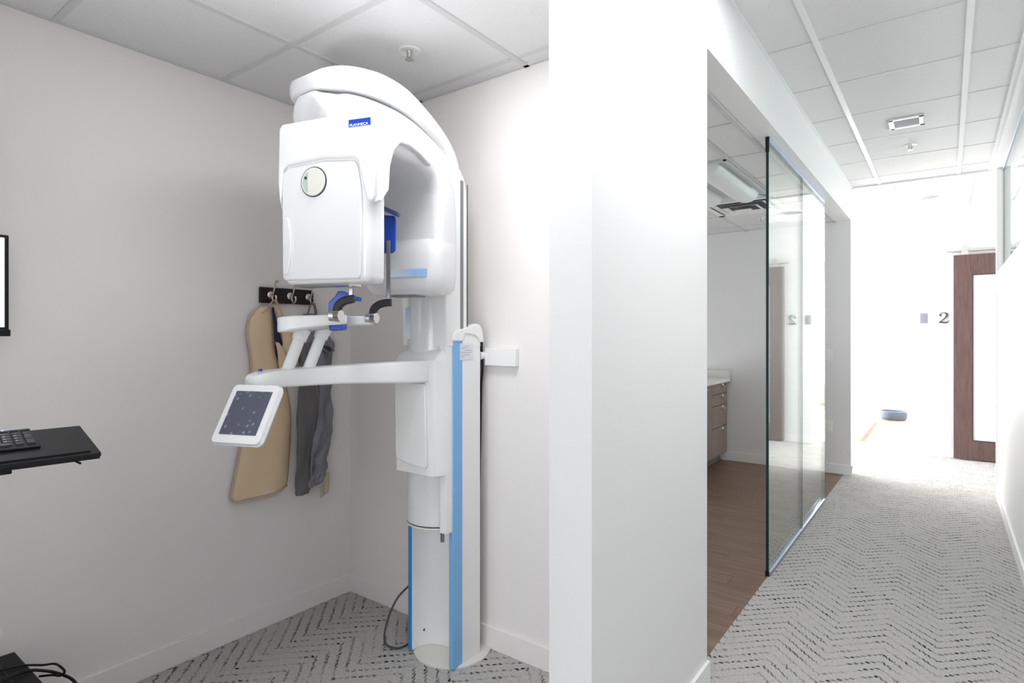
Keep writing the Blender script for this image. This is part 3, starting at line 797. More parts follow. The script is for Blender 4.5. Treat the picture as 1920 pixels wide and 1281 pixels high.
# rotating part in its own frame, turned 18 degrees
TH = radians(18); AX = Vector((-1.58, 1.33, 0))
E1 = Vector((cos(TH), sin(TH), 0)); E2 = Vector((-sin(TH), cos(TH), 0))
def A(e1, e2, z): return AX + E1 * e1 + E2 * e2 + Vector((0, 0, z))
EC = 0.040
# C-arm: swept from the sensor hood, over, down to the tube housing
cp = spline([(-0.275, 1.880, .146, .075), (-0.258, 1.925, .146, .08), (-0.19, 1.938, .146, .075), (-0.08, 1.944, .147, .075), (0.03, 1.950, .150, .085), (0.115, 1.935, .150, .12),
      (0.175, 1.88, .152, .15), (0.198, 1.80, .154, .16), (0.200, 1.70, .154, .165), (0.195, 1.62, .154, .17), (0.188, 1.55, .152, .17)], 6)
rings = []
for i, v in enumerate(cp):
    e, z, w, h = v
    a = cp[max(i - 1, 0)]; b = cp[min(i + 1, len(cp) - 1)]
    d = Vector((b[0] - a[0], b[1] - a[1])).normalized(); nn = (-d[1], d[0])
    rings.append([A(EC + u, e + nn[0] * s_, z + nn[1] * s_) for u, s_ in rrect(w, h / 2, 0.035, 5)])
ca = MB().loft(rings).build('c_arm', SHELL, M, angle=60)
# tube housing: lower box with cut-away corner
p = MB(); rings = []
for z, f, bk, w, r in ((1.492, 0.120, 0.245, 0.118, .04), (1.497, 0.108, 0.265, 0.138, .045), (1.515, 0.098, 0.28, 0.150, .045), (1.56, 0.092, 0.285, 0.156, .045), (1.63, 0.092, 0.285, 0.157, .045), (1.665, 0.100, 0.285, 0.156, .045), (1.70, 0.125, 0.28, 0.152, .045)):
    rings.append([A(EC + u, (f + bk) / 2 + s_, z) for u, s_ in rrect(w, (bk - f) / 2, r, 5)])
th_ = p.loft(rings).build('tube_housing', SHELL, M, angle=60)
q = MB(); q.obox(A(EC + 0.04, 0.0915, 1.566), E1, E2, (0, 0, 1), 0.075, 0.0012, 0.0135)
# print in world X: fades to blue towards the right
c0 = A(EC - 0.03, 0.09, 0).x - M.location.x; c1 = A(EC + 0.07, 0.09, 0).x - M.location.x
q.build('blue_print', fade_mat('housing_print_fade', 0, c0, c1, (0.86, 0.89, 0.93), (0.36, 0.58, 0.88)), M, smooth=False)['label'] = 'pale blue printed band'
q = MB(); q.obox(A(EC - 0.118, 0.0915, 1.532), E1, E2, (0, 0, 1), 0.009, 0.0015, 0.0025)
q.build('indicator', SEAM, M, smooth=False)
q = MB(); q.obox(A(EC - 0.01, 0.17, 1.4905), E1, E2, (0, 0, 1), 0.06, 0.04, 0.004)
q.build('collimator', GRAYSLOT, M, bevel=0.002)

# sensor head
p = MB(); rings = []
SF = -0.316
for z, f, bk, w, r in ((1.497, SF + 0.012, -0.232, 0.135, .012), (1.502, SF + 0.004, -0.226, 0.143, .016), (1.515, SF, -0.224, 0.147, .018), (1.62, SF, -0.224, 0.148, .018),
                       (1.75, SF + 0.001, -0.226, 0.149, .018), (1.84, SF + 0.002, -0.228, 0.150, .018), (1.87, SF + 0.004, -0.228, 0.150, .018)):
    rings.append([A(EC - 0.006 + u, (f + bk) / 2 + s_, z) for u, s_ in rrect(w, (bk - f) / 2, r, 5)])
hd = p.loft(rings).build('sensor_head', SHELL, M, angle=50)
# metal strip under the head
q = MB(); q.obox(A(EC - 0.03, -0.27, 1.4945), E1, E2, (0, 0, 1), 0.095, 0.03, 0.004); q.build('metal_strip', STEEL, hd, smooth=False)
# raised front panel with arched top
def arm_poly(pl, e0, e1_, name, mat, parent, bevel=0.004, seg=3):
    m_ = MB().prism(pl, lambda u, v, d: A(u, d, v), e0, e1_)
    return m_.build(name, mat, parent, bevel=bevel, seg=seg)
ex0, ex1 = -0.117, 0.178
fp = [(ex0 + 0.012, 1.508), (ex1 - 0.030, 1.506), (ex1 - 0.020, 1.520), (ex1 - 0.017, 1.70), (ex1 - 0.020, 1.76), (ex1 - 0.032, 1.828), (ex1 - 0.042, 1.842), (0.03, 1.850), (ex0 + 0.03, 1.842), (ex0 + 0.006, 1.828), (ex0 + 0.002, 1.78), (ex0 + 0.004, 1.55), (ex0 + 0.006, 1.515)]
arm_poly(fp, SF - 0.006, SF + 0.006, 'front_panel', SHELL, hd, 0.005)
# vertical grip recess on the left of the panel and moulded ridge at the right
gp = [(ex0 + 0.012, 1.525)] + [(ex0 + 0.026 + 0.014 * sin(pi * k / 8), 1.525 + 0.17 * k / 8) for k in range(9)] + [(ex0 + 0.012, 1.695)]
arm_poly(gp, SF - 0.012, SF - 0.004, 'grip_ridge', SHELL, hd, 0.002)
# hood over the head: front band, side lobe at the right
hp = [(ex0 - 0.002, 1.730), (ex0 + 0.008, 1.835), (ex0 + 0.022, 1.848), (0.03, 1.858), (ex1 - 0.040, 1.850), (ex1 - 0.028, 1.838), (ex1 - 0.012, 1.765), (ex1 + 0.002, 1.725), (ex1 + 0.016, 1.722), (ex1 + 0.024, 1.738),
      (ex1 + 0.026, 1.960), (ex1 + 0.014, 1.972), (0.04, 1.976), (ex0 + 0.006, 1.972), (ex0 - 0.006, 1.960), (ex0 - 0.010, 1.800)]
hood = arm_poly(hp, SF - 0.010, SF + 0.022, 'hood', SHELL, M, 0.007, 4)
# hood sides, seen from the right: deep at the top, arched below
sp = [(SF + 0.005, 1.722), (SF + 0.030, 1.728), (-0.245, 1.770), (-0.238, 1.84), (-0.215, 1.895), (-0.175, 1.930), (-0.12, 1.938), (-0.05, 1.932), (0.03, 1.915), (0.03, 1.972), (-0.05, 1.980), (-0.12, 1.984), (-0.2, 1.982), (SF + 0.005, 1.966)]
for e0, e1_ in ((ex1 + 0.004, ex1 + 0.026), (ex0 - 0.010, ex0 + 0.006)):
    m_ = MB().prism(sp, lambda u, v, d: A(d, u, v), e0, e1_)
    m_.build('hood_side', SHELL, hood, bevel=0.005, seg=3)
MB().prism([(-0.31, 1.95), (-0.06, 1.96), (-0.06, 1.986), (-0.31, 1.974)], lambda u, v, d: A(d, u, v), ex0, ex1 + 0.01).build('hood_top', SHELL, hood, bevel=0.004)
# round dial with green lens
dc = (0.000, 1.792)
q = MB().lathe(A(dc[0], SF - 0.004, dc[1]), [(0, -0.002), (0.0440, -0.002), (0.0440, 0.0045), (0, 0.0045)], 40, axis=tuple(-E2))
q.build('dial_seam', SEAM, hd)
q = MB().prism([(dc[0] + 0.041 * cos(a), dc[1] + 0.041 * sin(a)) for a in [2 * pi * k / 40 for k in range(40)]], lambda u, v, d: A(u, d, v), SF - 0.0098, SF - 0.002)
dl = q.build('dial', IVORY, hd, smooth=False)
arcR = [(dc[0] + 0.041 * cos(a), dc[1] + 0.041 * sin(a)) for a in [-1.86 + (1.86 * 2) * k / 30 for k in range(31)]]
arcB = [(dc[0] - 0.0125 - 0.006 * cos(a), dc[1] + 0.039 * sin(a)) for a in [pi / 2 - pi * k / 12 for k in range(13)]]
q = MB().prism(arcR + arcB, lambda u, v, d: A(u, d, v), SF - 0.0118, SF - 0.006)
q.build('dial_cover', IVORY, dl, bevel=0.001)
lens = [(dc[0] - 0.017 - 0.004 * cos(a), dc[1] + 0.029 * sin(a)) for a in [pi / 2 - pi * k / 10 for k in range(11)]] + [(dc[0] - 0.017 - 0.0185 * cos(a), dc[1] + 0.029 * sin(a)) for a in [-pi / 2 + pi * k / 10 for k in range(11)]]
MB().prism(lens, lambda u, v, d: A(u, d, v), SF - 0.0106, SF - 0.009).build('lens_window', GREENLENS, dl, smooth=False)
MB().lathe(A(dc[0] - 0.0255, SF - 0.0105, dc[1] + 0.0125), [(0, 0), (0.0045, 0), (0.0045, 0.0012), (0, 0.0012)], 14, axis=tuple(-E2)).build('lens_dot', SEAM, dl)
# name badge
bz0, bz1, bx0, bx1 = 1.936, 1.9565, 0.121, 0.192
q = MB(); q.obox(A((bx0 + bx1) / 2, SF - 0.0103, (bz0 + bz1) / 2), E1, E2, (0, 0, 1), (bx1 - bx0) / 2, 0.0012, (bz1 - bz0) / 2)
badge = q.build('name_badge', PAPERBLUE, hood, smooth=False); badge['label'] = 'blue name badge with white lettering'
def letters(text, origin, ux, uz, un, size, mat, name, parent, width=None, ext=0.0004):
    cu = bpy.data.curves.new(name, 'FONT'); cu.body = text; cu.size = size; cu.extrude = ext
    tmp = bpy.data.objects.new(name, cu); COL.objects.link(tmp)
    bpy.context.view_layer.update()
    dg = bpy.context.evaluated_depsgraph_get()
    me = bpy.data.meshes.new_from_object(tmp.evaluated_get(dg))
    bpy.data.objects.remove(tmp)
    xs = [v.co.x for v in me.vertices]; k = 1.0
    if width: k = width / (max(xs) - min(xs))
    org = Vector((0, 0, 0)); q_ = parent
    while q_ is not None: org += q_.location; q_ = q_.parent
    for v in me.vertices:
        v.co = Vector(origin) - org + Vector(ux) * ((v.co.x - min(xs)) * k) + Vector(uz) * v.co.y + Vector(un) * v.co.z
    me.materials.clear(); me.materials.append(mat)
    o = bpy.data.objects.new(name, me); COL.objects.link(o); o.parent = parent
    return o
letters('PLANMECA', A(bx0 + 0.004, SF - 0.0118, bz0 + 0.0008), E1, (0, 0, 1), -E2, 0.0105, LWHITE, 'badge_lettering', badge, 0.060)

# carriage and patient arm
p = MB()
body = [(-1.632, 1.745), (-1.590, 1.735), (-1.588, 1.690), (-1.606, 1.652), (-1.625, 1.646), (-1.815, 1.646), (-1.828, 1.655), (-1.842, 1.70), (-1.842, 1.745)]
p.prism(body, lambda u, v, d: (u, v, d), 0.79, 1.245)
rings = []
for z, k in ((1.245, 0.0), (1.262, 0.15), (1.285, 0.55), (1.292, 0.9)):
    rings.append([(u + (-1.715 - u) * 0.05 * k, v + (1.745 - v) * 0.85 * k, z) for u, v in body])
p.loft(rings)
car = p.build('carriage', SHELL2, M, bevel=0.003, angle=30)
cover = [(-1.812, 1.155), (-1.650, 1.155), (-1.640, 1.145), (-1.632, 0.835), (-1.640, 0.822), (-1.735, 0.830), (-1.800, 0.845), (-1.808, 0.86)]
MB().prism(cover, lambda u, v, d: (u, d, v), 1.632, 1.65).build('front_cover', SHELL2, car, bevel=0.004, seg=3)
# arm running forward from the carriage
p = MB(); rings = []
ap = spline([(1.655, 1.2045, .041, .044), (1.58, 1.2040, .040, .043), (1.45, 1.2060, .038, .038), (1.30, 1.2090, .038, .033), (1.18, 1.2090, .040, .030), (1.08, 1.2080, .045, .028), (1.02, 1.2060, .044, .025), (0.985, 1.2020, .036, .019), (0.972, 1.1990, .024, .011)], 5)
for y, z, w, h in ap:
    t_ = max(0.0, (1.70 - y) / 0.73)
    xc = -1.668 - 0.075 * t_ ** 1.6
    rings.append([(xc + u, y, z + s_) for u, s_ in rrect(w, h, min(w, h) * 0.30, 4)])
pa = p.loft(rings).build('patient_arm', SHELL2, M, angle=60)
for s, ps in enumerate((((-1.715, 1.080, 1.215), (-1.702, 1.135, 1.365)), ((-1.710, 1.153, 1.215), (-1.696, 1.214, 1.372)))):
    a, b = Vector(ps[0]), Vector(ps[1])
    q = MB().tube([a, b], 0.0185, 20)
    rod = q.build('support_post', SHELL2, M)
    MB().tube([b - (b - a) * 0.24, b], [0.0222, 0.0262], 20).build('collar', SHELL2, rod, bevel=0.001)
    MB().tube([a, a + (b - a) * 0.13], [0.029, 0.0195], 20).build('root_fillet', SHELL2, rod)
# small blue tip on arm
MB().lathe((-1.735, 1.005, 1.232), [(0, 0), (0.006, 0), (0.006, 0.007), (0, 0.008)], 12).build('blue_knob', CBLUE, pa)

# chin table: forked plate carried by the two posts
def K(px_, d, z):   # plan helper: direction across the view and distance, in metres
    f_ = Vector((-sin(YAW), cos(YAW), 0)); r_ = Vector((cos(YAW), sin(YAW), 0))
    return f_ * d + r_ * px_ + Vector((0, 0, z))
plan = [(-0.722, 1.80), (-0.705, 1.775), (-0.66, 1.765), (-0.560, 1.800), (-0.520, 1.825), (-0.522, 1.855), (-0.565, 1.865), (-0.60, 1.885), (-0.610, 1.93), (-0.585, 1.96), (-0.545, 1.965), (-0.478, 1.975), (-0.474, 2.005),
        (-0.53, 2.03), (-0.62, 2.035), (-0.69, 1.99), (-0.722, 1.93), (-0.732, 1.86)]
p = MB()
def tz(u): return 1.410 - 0.010 * max(0, (-0.60 - u)) / 0.12
def bz(u): return 1.354 + 0.026 * min(1, max(0, (u + 0.70) / 0.14))
nn = len(plan)
vs = [K(u, d, bz(u)) for u, d in plan] + [K(u, d, tz(u)) for u, d in plan]
p.add(vs, [tuple(range(nn))[::-1], tuple(range(nn, 2 * nn))] + [(k, (k + 1) % nn, nn + (k + 1) % nn, nn + k) for k in range(nn)])
tb = p.build('chin_table', SHELL2, M, bevel=0.006, seg=3)
# blue chin rest between the branches
p = MB()
c0 = K(-0.585, 1.915, 0)
fwd = Vector((-sin(YAW), cos(YAW), 0)); rgt = Vector((cos(YAW), sin(YAW), 0))
side = [(-0.030, 1.360), (0.012, 1.362), (0.012, 1.405), (-0.004, 1.425), (-0.002, 1.455), (0.022, 1.462), (0.060, 1.456), (0.062, 1.470), (0.030, 1.478), (0.015, 1.488), (-0.002, 1.489), (-0.012, 1.470), (-0.032, 1.452), (-0.034, 1.40)]
p.prism(side, lambda u, v, d: c0 + rgt * (u + 0.025) + fwd * d + Vector((0, 0, v)), -0.028, 0.028)
p.build('chin_rest', CBLUE, M, bevel=0.003)['label'] = 'cobalt blue chin rest'

def temple(knob, hx, rodtop, pad, name='temple_support'):
    """knob, handle end, rod top: 3-D; curved black handle, steel rod, blue pad on top"""
    kn = Vector(knob)
    h = MB()
    path = spline([kn + Vector((0, 0, 0.006)), kn + Vector((0, 0, 0.030)) + rgt * 0.004, kn + rgt * 0.022 + Vector((0, 0, 0.046)), kn + rgt * 0.045 + Vector((0, 0, 0.052)), kn + rgt * hx + Vector((0, 0, 0.053))], 5)
    rings = []
    for i, c_ in enumerate(path):
        a = path[max(i - 1, 0)]; b = path[min(i + 1, len(path) - 1)]
        d = (b - a).normalized(); nrm = d.cross(fwd).normalized()
        rings.append([c_ + fwd * u + nrm * s_ for u, s_ in rrect(0.011, 0.0125, 0.004, 3)])
    ho = h.loft(rings).build(name, HANDLE, M, angle=50)
    ho['label'] = 'black curved temple support arm'
    k = MB()
    k.tube([kn - rgt * 0.022 - fwd * 0.004, kn - rgt * 0.004 - fwd * 0.004], 0.0165, 20)
    k.tube([kn - rgt * 0.002 - fwd * 0.006, kn + rgt * 0.016 - fwd * 0.012], 0.0185, 14)
    k.build('clamp_knob', STEEL, ho, bevel=0.001)
    e = kn + rgt * (hx - 0.009) + Vector((0, 0, 0.060))
    top_ = Vector((e.x, e.y, rodtop))
    MB().obox((e + top_) / 2, rgt, fwd, (0, 0, 1), 0.0068, 0.0045, (rodtop - e.z) / 2 + 0.003).build('rod', DSTEEL, ho, bevel=0.0015)
    if pad:
        z0 = rodtop + 0.012
        pl = [(-0.034, z0 - 0.118), (-0.028, z0 - 0.127), (0.012, z0 - 0.127), (0.022, z0 - 0.118), (0.024, z0 - 0.02), (0.020, z0), (-0.034, z0 + 0.005)]
        pm = MB().prism(pl, lambda u, v, d: top_ * 1.0 + rgt * u + fwd * d + Vector((0, 0, v - rodtop + 0.075)), 0.006, 0.016)
        po = pm.build('temple_pad', CBLUE, ho, bevel=0.004, seg=3); po['label'] = 'cobalt blue temple pad'
        a = top_ + Vector((0, 0, 0.135)) + rgt * -0.075; b = top_ + Vector((0, 0, 0.088)) + rgt * 0.036
        ax = (b - a).normalized(); az = ax.cross(fwd).normalized()
        MB().obox((a + b) / 2, ax, fwd, az, (b - a).length / 2, 0.020, 0.006).build('pad_bracket', plain('slate_blue_plastic', (0.05, 0.085, 0.30), 0.35), po, bevel=0.002)
        MB().obox(a + Vector((0, 0, 0.006)) + rgt * 0.028, ax, fwd, az, 0.011, 0.014, 0.008).build('pad_latch', plain('navy_plastic', (0.012, 0.02, 0.09), 0.35), po, bevel=0.002)
    return ho
temple(K(-0.538, 1.800, 1.4045), 0.052, 1.600, False)
temple(K(-0.472, 1.985, 1.4035), 0.062, 1.665, True)

# touch screen hanging under the arm end
sc = Vector((-1.616, 0.892, 1.121)); su = Vector((0.934, 0.357, -0.002)).normalized()
sn = Vector((0.303, -0.789, 0.534)).normalized(); su = (su - sn * su.dot(sn)).normalized(); sv = sn.cross(su).normalized()
def SC(u, v, d): return sc + su * u + sv * v + sn * d
p = MB(); rings = []
for d, k, r in ((-0.024, 0.97, .014), (-0.022, 0.99, .016), (-0.004, 1.0, .016), (0.0, 0.985, .015)):
    rings.append([SC(u, v, d) for u, v in rrect(0.081 * k, 0.0925 * k, r, 6)])
ts = p.loft(rings).build('touch_screen', SHELL, M, angle=35)
ts['label'] = 'tilted white touch screen with smudged dark glass'
MB().prism([(-0.062, -0.066), (0.062, -0.066), (0.062, 0.070), (-0.062, 0.070)], SC, -0.001, 0.0012).build('display', SMUDGE, ts, smooth=False)
MB().prism(rrect(0.083, 0.0945, 0.016, 6), SC, -0.014, -0.0125).build('rim_seam', PAPER, ts, smooth=False)
MB().tube([SC(0.02, 0.06, -0.02), SC(0.02, 0.085, -0.05), Vector((-1.725, 1.03, 1.178))], [0.012, 0.014, 0.018], 14).build('screen_bracket', SHELL2, ts)

# wall bracket of the machine and its round stud
t = thing('wall_bracket', 'white rectangular wall bracket right of the machine column', 'bracket', (-1.45, YB, 1.26))
MB().box(-1.592, -1.428, YB - 0.028, YB, 1.215, 1.292).build('bracket_plate', TRIM, t, bevel=0.003)
MB().lathe((-1.606, YB, 1.258), [(0, 0), (0.019, 0), (0.019, 0.045), (0.016, 0.048), (0, 0.048)], 22, axis=(0, -1, 0)).build('stud', TRIM, t)
# power cord on the floor beside the column
cp_ = spline([(-1.90, 1.945, 0.262), (-1.925, 1.89, 0.25), (-1.941, 1.821, 0.215), (-1.961, 1.782, 0.176), (-1.960, 1.735, 0.120), (-1.955, 1.705, 0.062), (-1.948, 1.700, 0.022), (-1.925, 1.702, 0.008), (-1.895, 1.712, 0.006), (-1.877, 1.738, 0.006), (-1.878, 1.80, 0.006), (-1.89, 1.86, 0.006), (-1.90, 1.93, 0.02)], 8)
tag(MB().tube(cp_, 0.0045, 10).build('electric_cord', CORD), 'dark grey power cord looping on the carpet left of the machine column', 'cord')
cp_ = spline([(-1.852, 1.80, 0.62), (-1.862, 1.80, 0.655), (-1.866, 1.80, 0.70), (-1.856, 1.80, 0.74)], 6)
MB().tube(cp_, 0.004, 8).build('white_cable', SHELL2, M)

# ------------------------------------------------------------------ hook rail and aprons on the left wall
t = thing('hook_rail', 'dark espresso wooden hook rail with curled nickel hooks on the alcove wall', 'hook rail', (XL, 1.59, 1.53))
MB().box(XL, XL + 0.018, 1.456, 1.735, 1.495, 1.567).build('board', DWOOD, t, bevel=0.004)
HX = XL + 0.018
for yh in (1.505, 1.605, 1.705):
    hk = MB()
    hk.lathe((HX, yh, 1.532), [(0, 0), (0.0155, 0), (0.0165, 0.003), (0.012, 0.007), (0.0, 0.009)], 22, axis=(1, 0, 0))
    up = spline([(HX + 0.004, yh, 1.525), (HX + 0.018, yh, 1.535), (HX + 0.030, yh, 1.556), (HX + 0.037, yh, 1.578), (HX + 0.048, yh, 1.594), (HX + 0.058, yh, 1.590)], 5)
    hk.tube(up, [0.0045] * (len(up) - 3) + [0.005, 0.006, 0.006], 10)
    lo = spline([(HX + 0.010, yh, 1.530), (HX + 0.016, yh, 1.512), (HX + 0.028, yh, 1.500), (HX + 0.042, yh, 1.503), (HX + 0.047, yh, 1.517), (HX + 0.043, yh, 1.526)], 5)
    hk.tube(lo, [0.0045] * (len(lo) - 3) + [0.005, 0.006, 0.006], 10)
    hk.build('hook', NICKEL, t)
for yh in (1.555, 1.655):
    MB().lathe((HX, yh, 1.528), [(0, 0), (0.004, 0), (0.003, 0.0015), (0, 0.002)], 10, axis=(1, 0, 0)).build('screw_plug', SEAM, t)

def cloth(name, mat, parent, left, right, fold, thick, xbase, n=40, m=26, seed=1):
    """hanging cloth panel: left/right edge curves as (y, z) splines, fold(u, v) -> offset from the wall"""
    Ls = spline([(*p, 0) for p in left], 10); Rs = spline([(*p, 0) for p in right], 10)
    def at(cu, t):
        f_ = t * (len(cu) - 1); i = min(int(f_), len(cu) - 2); return cu[i].lerp(cu[i + 1], f_ - i)
    vs, fs = [], []
    for j in range(n + 1):
        v = j / n; a = at(Ls, v); b = at(Rs, v)
        for i in range(m + 1):
            u = i / m; q = a.lerp(b, u)
            vs.append((xbase + fold(u, v), q[0], q[1]))
    for j in range(n):
        for i in range(m):
            k = j * (m + 1) + i; fs.append((k, k + 1, k + m + 2, k + m + 1))
    me = MB().add(vs, fs).build(name, mat, parent, angle=180)
    so = me.modifiers.new('thickness', 'SOLIDIFY'); so.thickness = thick; so.offset = -1
    return me, at, Ls, Rs
def edge_tube(name, mat, parent, cu, xo, r=0.004):
    return MB().tube([(xo(i / (len(cu) - 1)), p[0], p[1]) for i, p in enumerate(cu)], r, 8).build(name, mat, parent)

# tan apron
t = thing('lead_apron', 'tan protective apron with pinkish binding hanging from the left hook', 'apron', (XL + 0.05, 1.5, 0.6), 'protective x-ray aprons on the hook rail')
def ftan(u, v):
    b = 0.038 * sin(pi * min(1, max(0, u))) ** 0.7
    return 0.012 + b * (0.55 + 0.45 * v) + 0.006 * sin(u * 9 + v * 2) * v
# main body: from the shoulders to the hem
left = [(1.448, 1.475), (1.400, 1.42), (1.393, 1.34), (1.408, 1.24), (1.412, 1.10), (1.385, 0.95), (1.352, 0.80), (1.325, 0.68), (1.318, 0.632), (1.330, 0.615)]
right = [(1.505, 1.48), (1.512, 1.40), (1.520, 1.30), (1.555, 1.20), (1.590, 1.10), (1.612, 0.98), (1.612, 0.86), (1.606, 0.75), (1.598, 0.66), (1.592, 0.635)]
XB = XL + 0.004
body_, at_, Ls, Rs = cloth('apron_body', TAN, t, left, right, ftan, 0.006, XB)
edge_tube('binding', PINKTRIM, t, Ls, lambda v: XB + 0.016, 0.0045)
hem = [(XB + ftan(u, 1) + 0.001, 1.330 + 0.262 * u, 0.612 + 0.020 * u - 0.012 * sin(pi * u)) for u in [k / 20 for k in range(21)]]
MB().tube(hem, 0.0048, 8).build('hem_binding', PINKTRIM, t)
# right shoulder flap with dark lining showing at the neck
left = [(1.512, 1.485), (1.528, 1.44), (1.545, 1.38), (1.556, 1.31), (1.545, 1.255)]
right = [(1.530, 1.49), (1.560, 1.44), (1.600, 1.37), (1.640, 1.30), (1.648, 1.20)]
cloth('shoulder_flap', TAN, t, left, right, lambda u, v: 0.03 + 0.014 * sin(pi * u), 0.006, XB, 16, 10)
left = [(1.508, 1.475), (1.516, 1.40), (1.522, 1.32), (1.530, 1.22), (1.536, 1.12)]
right = [(1.516, 1.475), (1.535, 1.40), (1.556, 1.32), (1.585, 1.22), (1.60, 1.14)]
cloth('lining', NAVY, t, left, right, lambda u, v: 0.018, 0.004, XB, 16, 8)
left = [(1.512, 1.315), (1.520, 1.27), (1.527, 1.20), (1.540, 1.13)]
right = [(1.522, 1.31), (1.552, 1.275), (1.566, 1.23), (1.560, 1.14)]
cloth('strap', TAN, t, left, right, lambda u, v: 0.046 + 0.006 * sin(pi * u), 0.005, XB, 12, 8)
# hanging loop round the hook
lp = spline([(HX + 0.034, 1.500, 1.508), (HX + 0.030, 1.488, 1.49), (XB + 0.035, 1.472, 1.462), (XB + 0.03, 1.452, 1.445)], 6)
MB().tube(lp, 0.008, 8, flat=0.4).build('hanging_loop', PINKTRIM, t)
lp = spline([(HX + 0.034, 1.508, 1.508), (HX + 0.030, 1.520, 1.49), (XB + 0.04, 1.538, 1.455), (XB + 0.04, 1.548, 1.41)], 6)
MB().tube(lp, 0.009, 8, flat=0.4).build('hanging_loop', PINKTRIM, t)

# grey apron
t = thing('lead_apron', 'wrinkled grey protective apron folded lengthwise, hanging right of the tan one', 'apron', (XL + 0.05, 1.72, 0.6), 'protective x-ray aprons on the hook rail')
import mathutils
def fgrey(u, v):
    w = mathutils.noise.noise(Vector((u * 2.2, v * 7.0, 3.1))) * 0.042 + mathutils.noise.noise(Vector((u * 4 + v * 5, v * 14.0, 9.1))) * 0.022 + abs(mathutils.noise.noise(Vector((u * 7, v * 24.0 + u * 9, 1.1)))) * 0.014
    return 0.022 + 0.034 * sin(pi * u) ** 0.6 + w
left = [(1.668, 1.45), (1.655, 1.38), (1.655, 1.25), (1.660, 1.10), (1.658, 0.90), (1.650, 0.75), (1.642, 0.66), (1.640, 0.605)]
right = [(1.735, 1.45), (1.795, 1.39), (1.838, 1.30), (1.836, 1.18), (1.836, 1.05), (1.832, 0.90), (1.822, 0.78), (1.800, 0.69), (1.775, 0.625)]
cloth('apron_body', GREYF, t, left, right, fgrey, 0.006, XB, 60, 30)
def fl(u, v): return 0.052 + 0.016 * sin(pi * u) + 0.006 * sin(v * 14 + u * 3) + 0.010 * mathutils.noise.noise(Vector((u * 3, v * 9, 5.5)))
left = [(1.640, 1.30), (1.632, 1.15), (1.625, 1.02), (1.618, 0.88), (1.615, 0.75), (1.612, 0.66), (1.610, 0.60), (1.612, 0.585)]
right = [(1.700, 1.32), (1.712, 1.16), (1.728, 1.04), (1.716, 0.90), (1.700, 0.78), (1.694, 0.68), (1.680, 0.60), (1.672, 0.583)]
_, _, _, Rs = cloth('front_panel', GREYFOLD, t, left, right, fl, 0.006, XB, 50, 14)
edge_tube('binding', GREYT, t, Rs, lambda v: XB + 0.052, 0.007)
# collar opening with dark inside and beige lip
cv = spline([(1.745, 1.300), (1.775, 1.272), (1.805, 1.258), (1.832, 1.272)], 6)
MB().tube([(XB + 0.052 - 0.010 * abs(k / (len(cv) - 1) * 2 - 1), p[0], p[1]) for k, p in enumerate([(Vector((q[0], q[1], 0))) for q in cv])], 0.006, 8).build('collar_binding', GREYT, t)
op = [(1.750, 1.305), (1.776, 1.279), (1.805, 1.265), (1.827, 1.276), (1.805, 1.288), (1.78, 1.292)]
MB().prism(op, lambda u, v, d: (d, u, v), XB + 0.020, XB + 0.047).build('neck_opening', SEAM, t, smooth=False)
lp = spline([(HX + 0.034, 1.703, 1.508), (HX + 0.030, 1.692, 1.48), (XB + 0.035, 1.684, 1.44)], 6)
MB().tube(lp, 0.009, 8, flat=0.4).build('hanging_loop', GREYT, t)
lp = spline([(HX + 0.034, 1.708, 1.508), (HX + 0.030, 1.722, 1.48), (XB + 0.035, 1.735, 1.44)], 6)
MB().tube(lp, 0.009, 8, flat=0.4).build('hanging_loop', GREYT, t)
left = [(1.748, 0.628), (1.746, 0.60), (1.750, 0.57), (1.752, 0.542)]
right = [(1.800, 0.665), (1.802, 0.63), (1.800, 0.60), (1.797, 0.562)]
cloth('cloth_tag', TAG, t, left, right, lambda u, v: 0.044 + 0.004 * sin(8 * u), 0.002, XB, 10, 8)

# ------------------------------------------------------------------ keyboard tray, keyboard, monitor, box and cables at the left
TP = Vector((-1.7245, 0.5244, 1.1216))
ux = Vector((0.98167, -0.13776, -0.13171)).normalized()      # towards the user, tilted slightly down
uy = Vector((-0.22, -0.9756, 0.0)); uy = (uy - ux * uy.dot(ux)).normalized()
un = uy.cross(ux).normalized()
if un.z < 0: un = -un
LT = 0.244
def TR(a, b, h): return TP + ux * a + uy * b + un * h
t = thing('keyboard_tray', 'flat black keyboard shelf reaching in at the left edge', 'shelf', TR(LT / 2, 0.3, -0.02))
p = MB().prism([(0, 0), (LT, 0), (LT, 0.62), (0, 0.62)], lambda u, v, d: TR(u, v, d), -0.010, 0)
p.build('shelf_board', BLACK2, t, bevel=0.0015)
MB().prism([(LT - 0.052, 0.018), (LT - 0.012, 0.018), (LT - 0.012, 0.62), (LT - 0.052, 0.62)], lambda u, v, d: TR(u, v, d), 0, 0.004).build('palm_rail', BLACK2, t, bevel=0.0018)
MB().prism([(LT - 0.0115, 0.018), (LT - 0.008, 0.018), (LT - 0.008, 0.62), (LT - 0.0115, 0.62)], lambda u, v, d: TR(u, v, d), -0.001, 0.0045).build('rail_front', BLACK, t, smooth=False)
MB().prism([(0.0, 0.002), (LT - 0.002, 0.002), (LT - 0.002, 0.62), (0.0, 0.62)], lambda u, v, d: TR(u, v, d), -0.0145, -0.010).build('edge_trim', BLACK, t, smooth=False)
MB().prism([(0.03, 0.148), (LT - 0.012, 0.148), (LT - 0.012, 0.62), (0.03, 0.62)], lambda u, v, d: TR(u, v, d), -0.026, -0.0145).build('slide_box', BLACK, t, bevel=0.002)
MB().tube([TR(LT - 0.02, 0.050, -0.014), TR(LT - 0.02, 0.044, -0.018), TR(LT - 0.005, 0.036, -0.021)], 0.0022, 8).build('release_lever', BLACK, t)
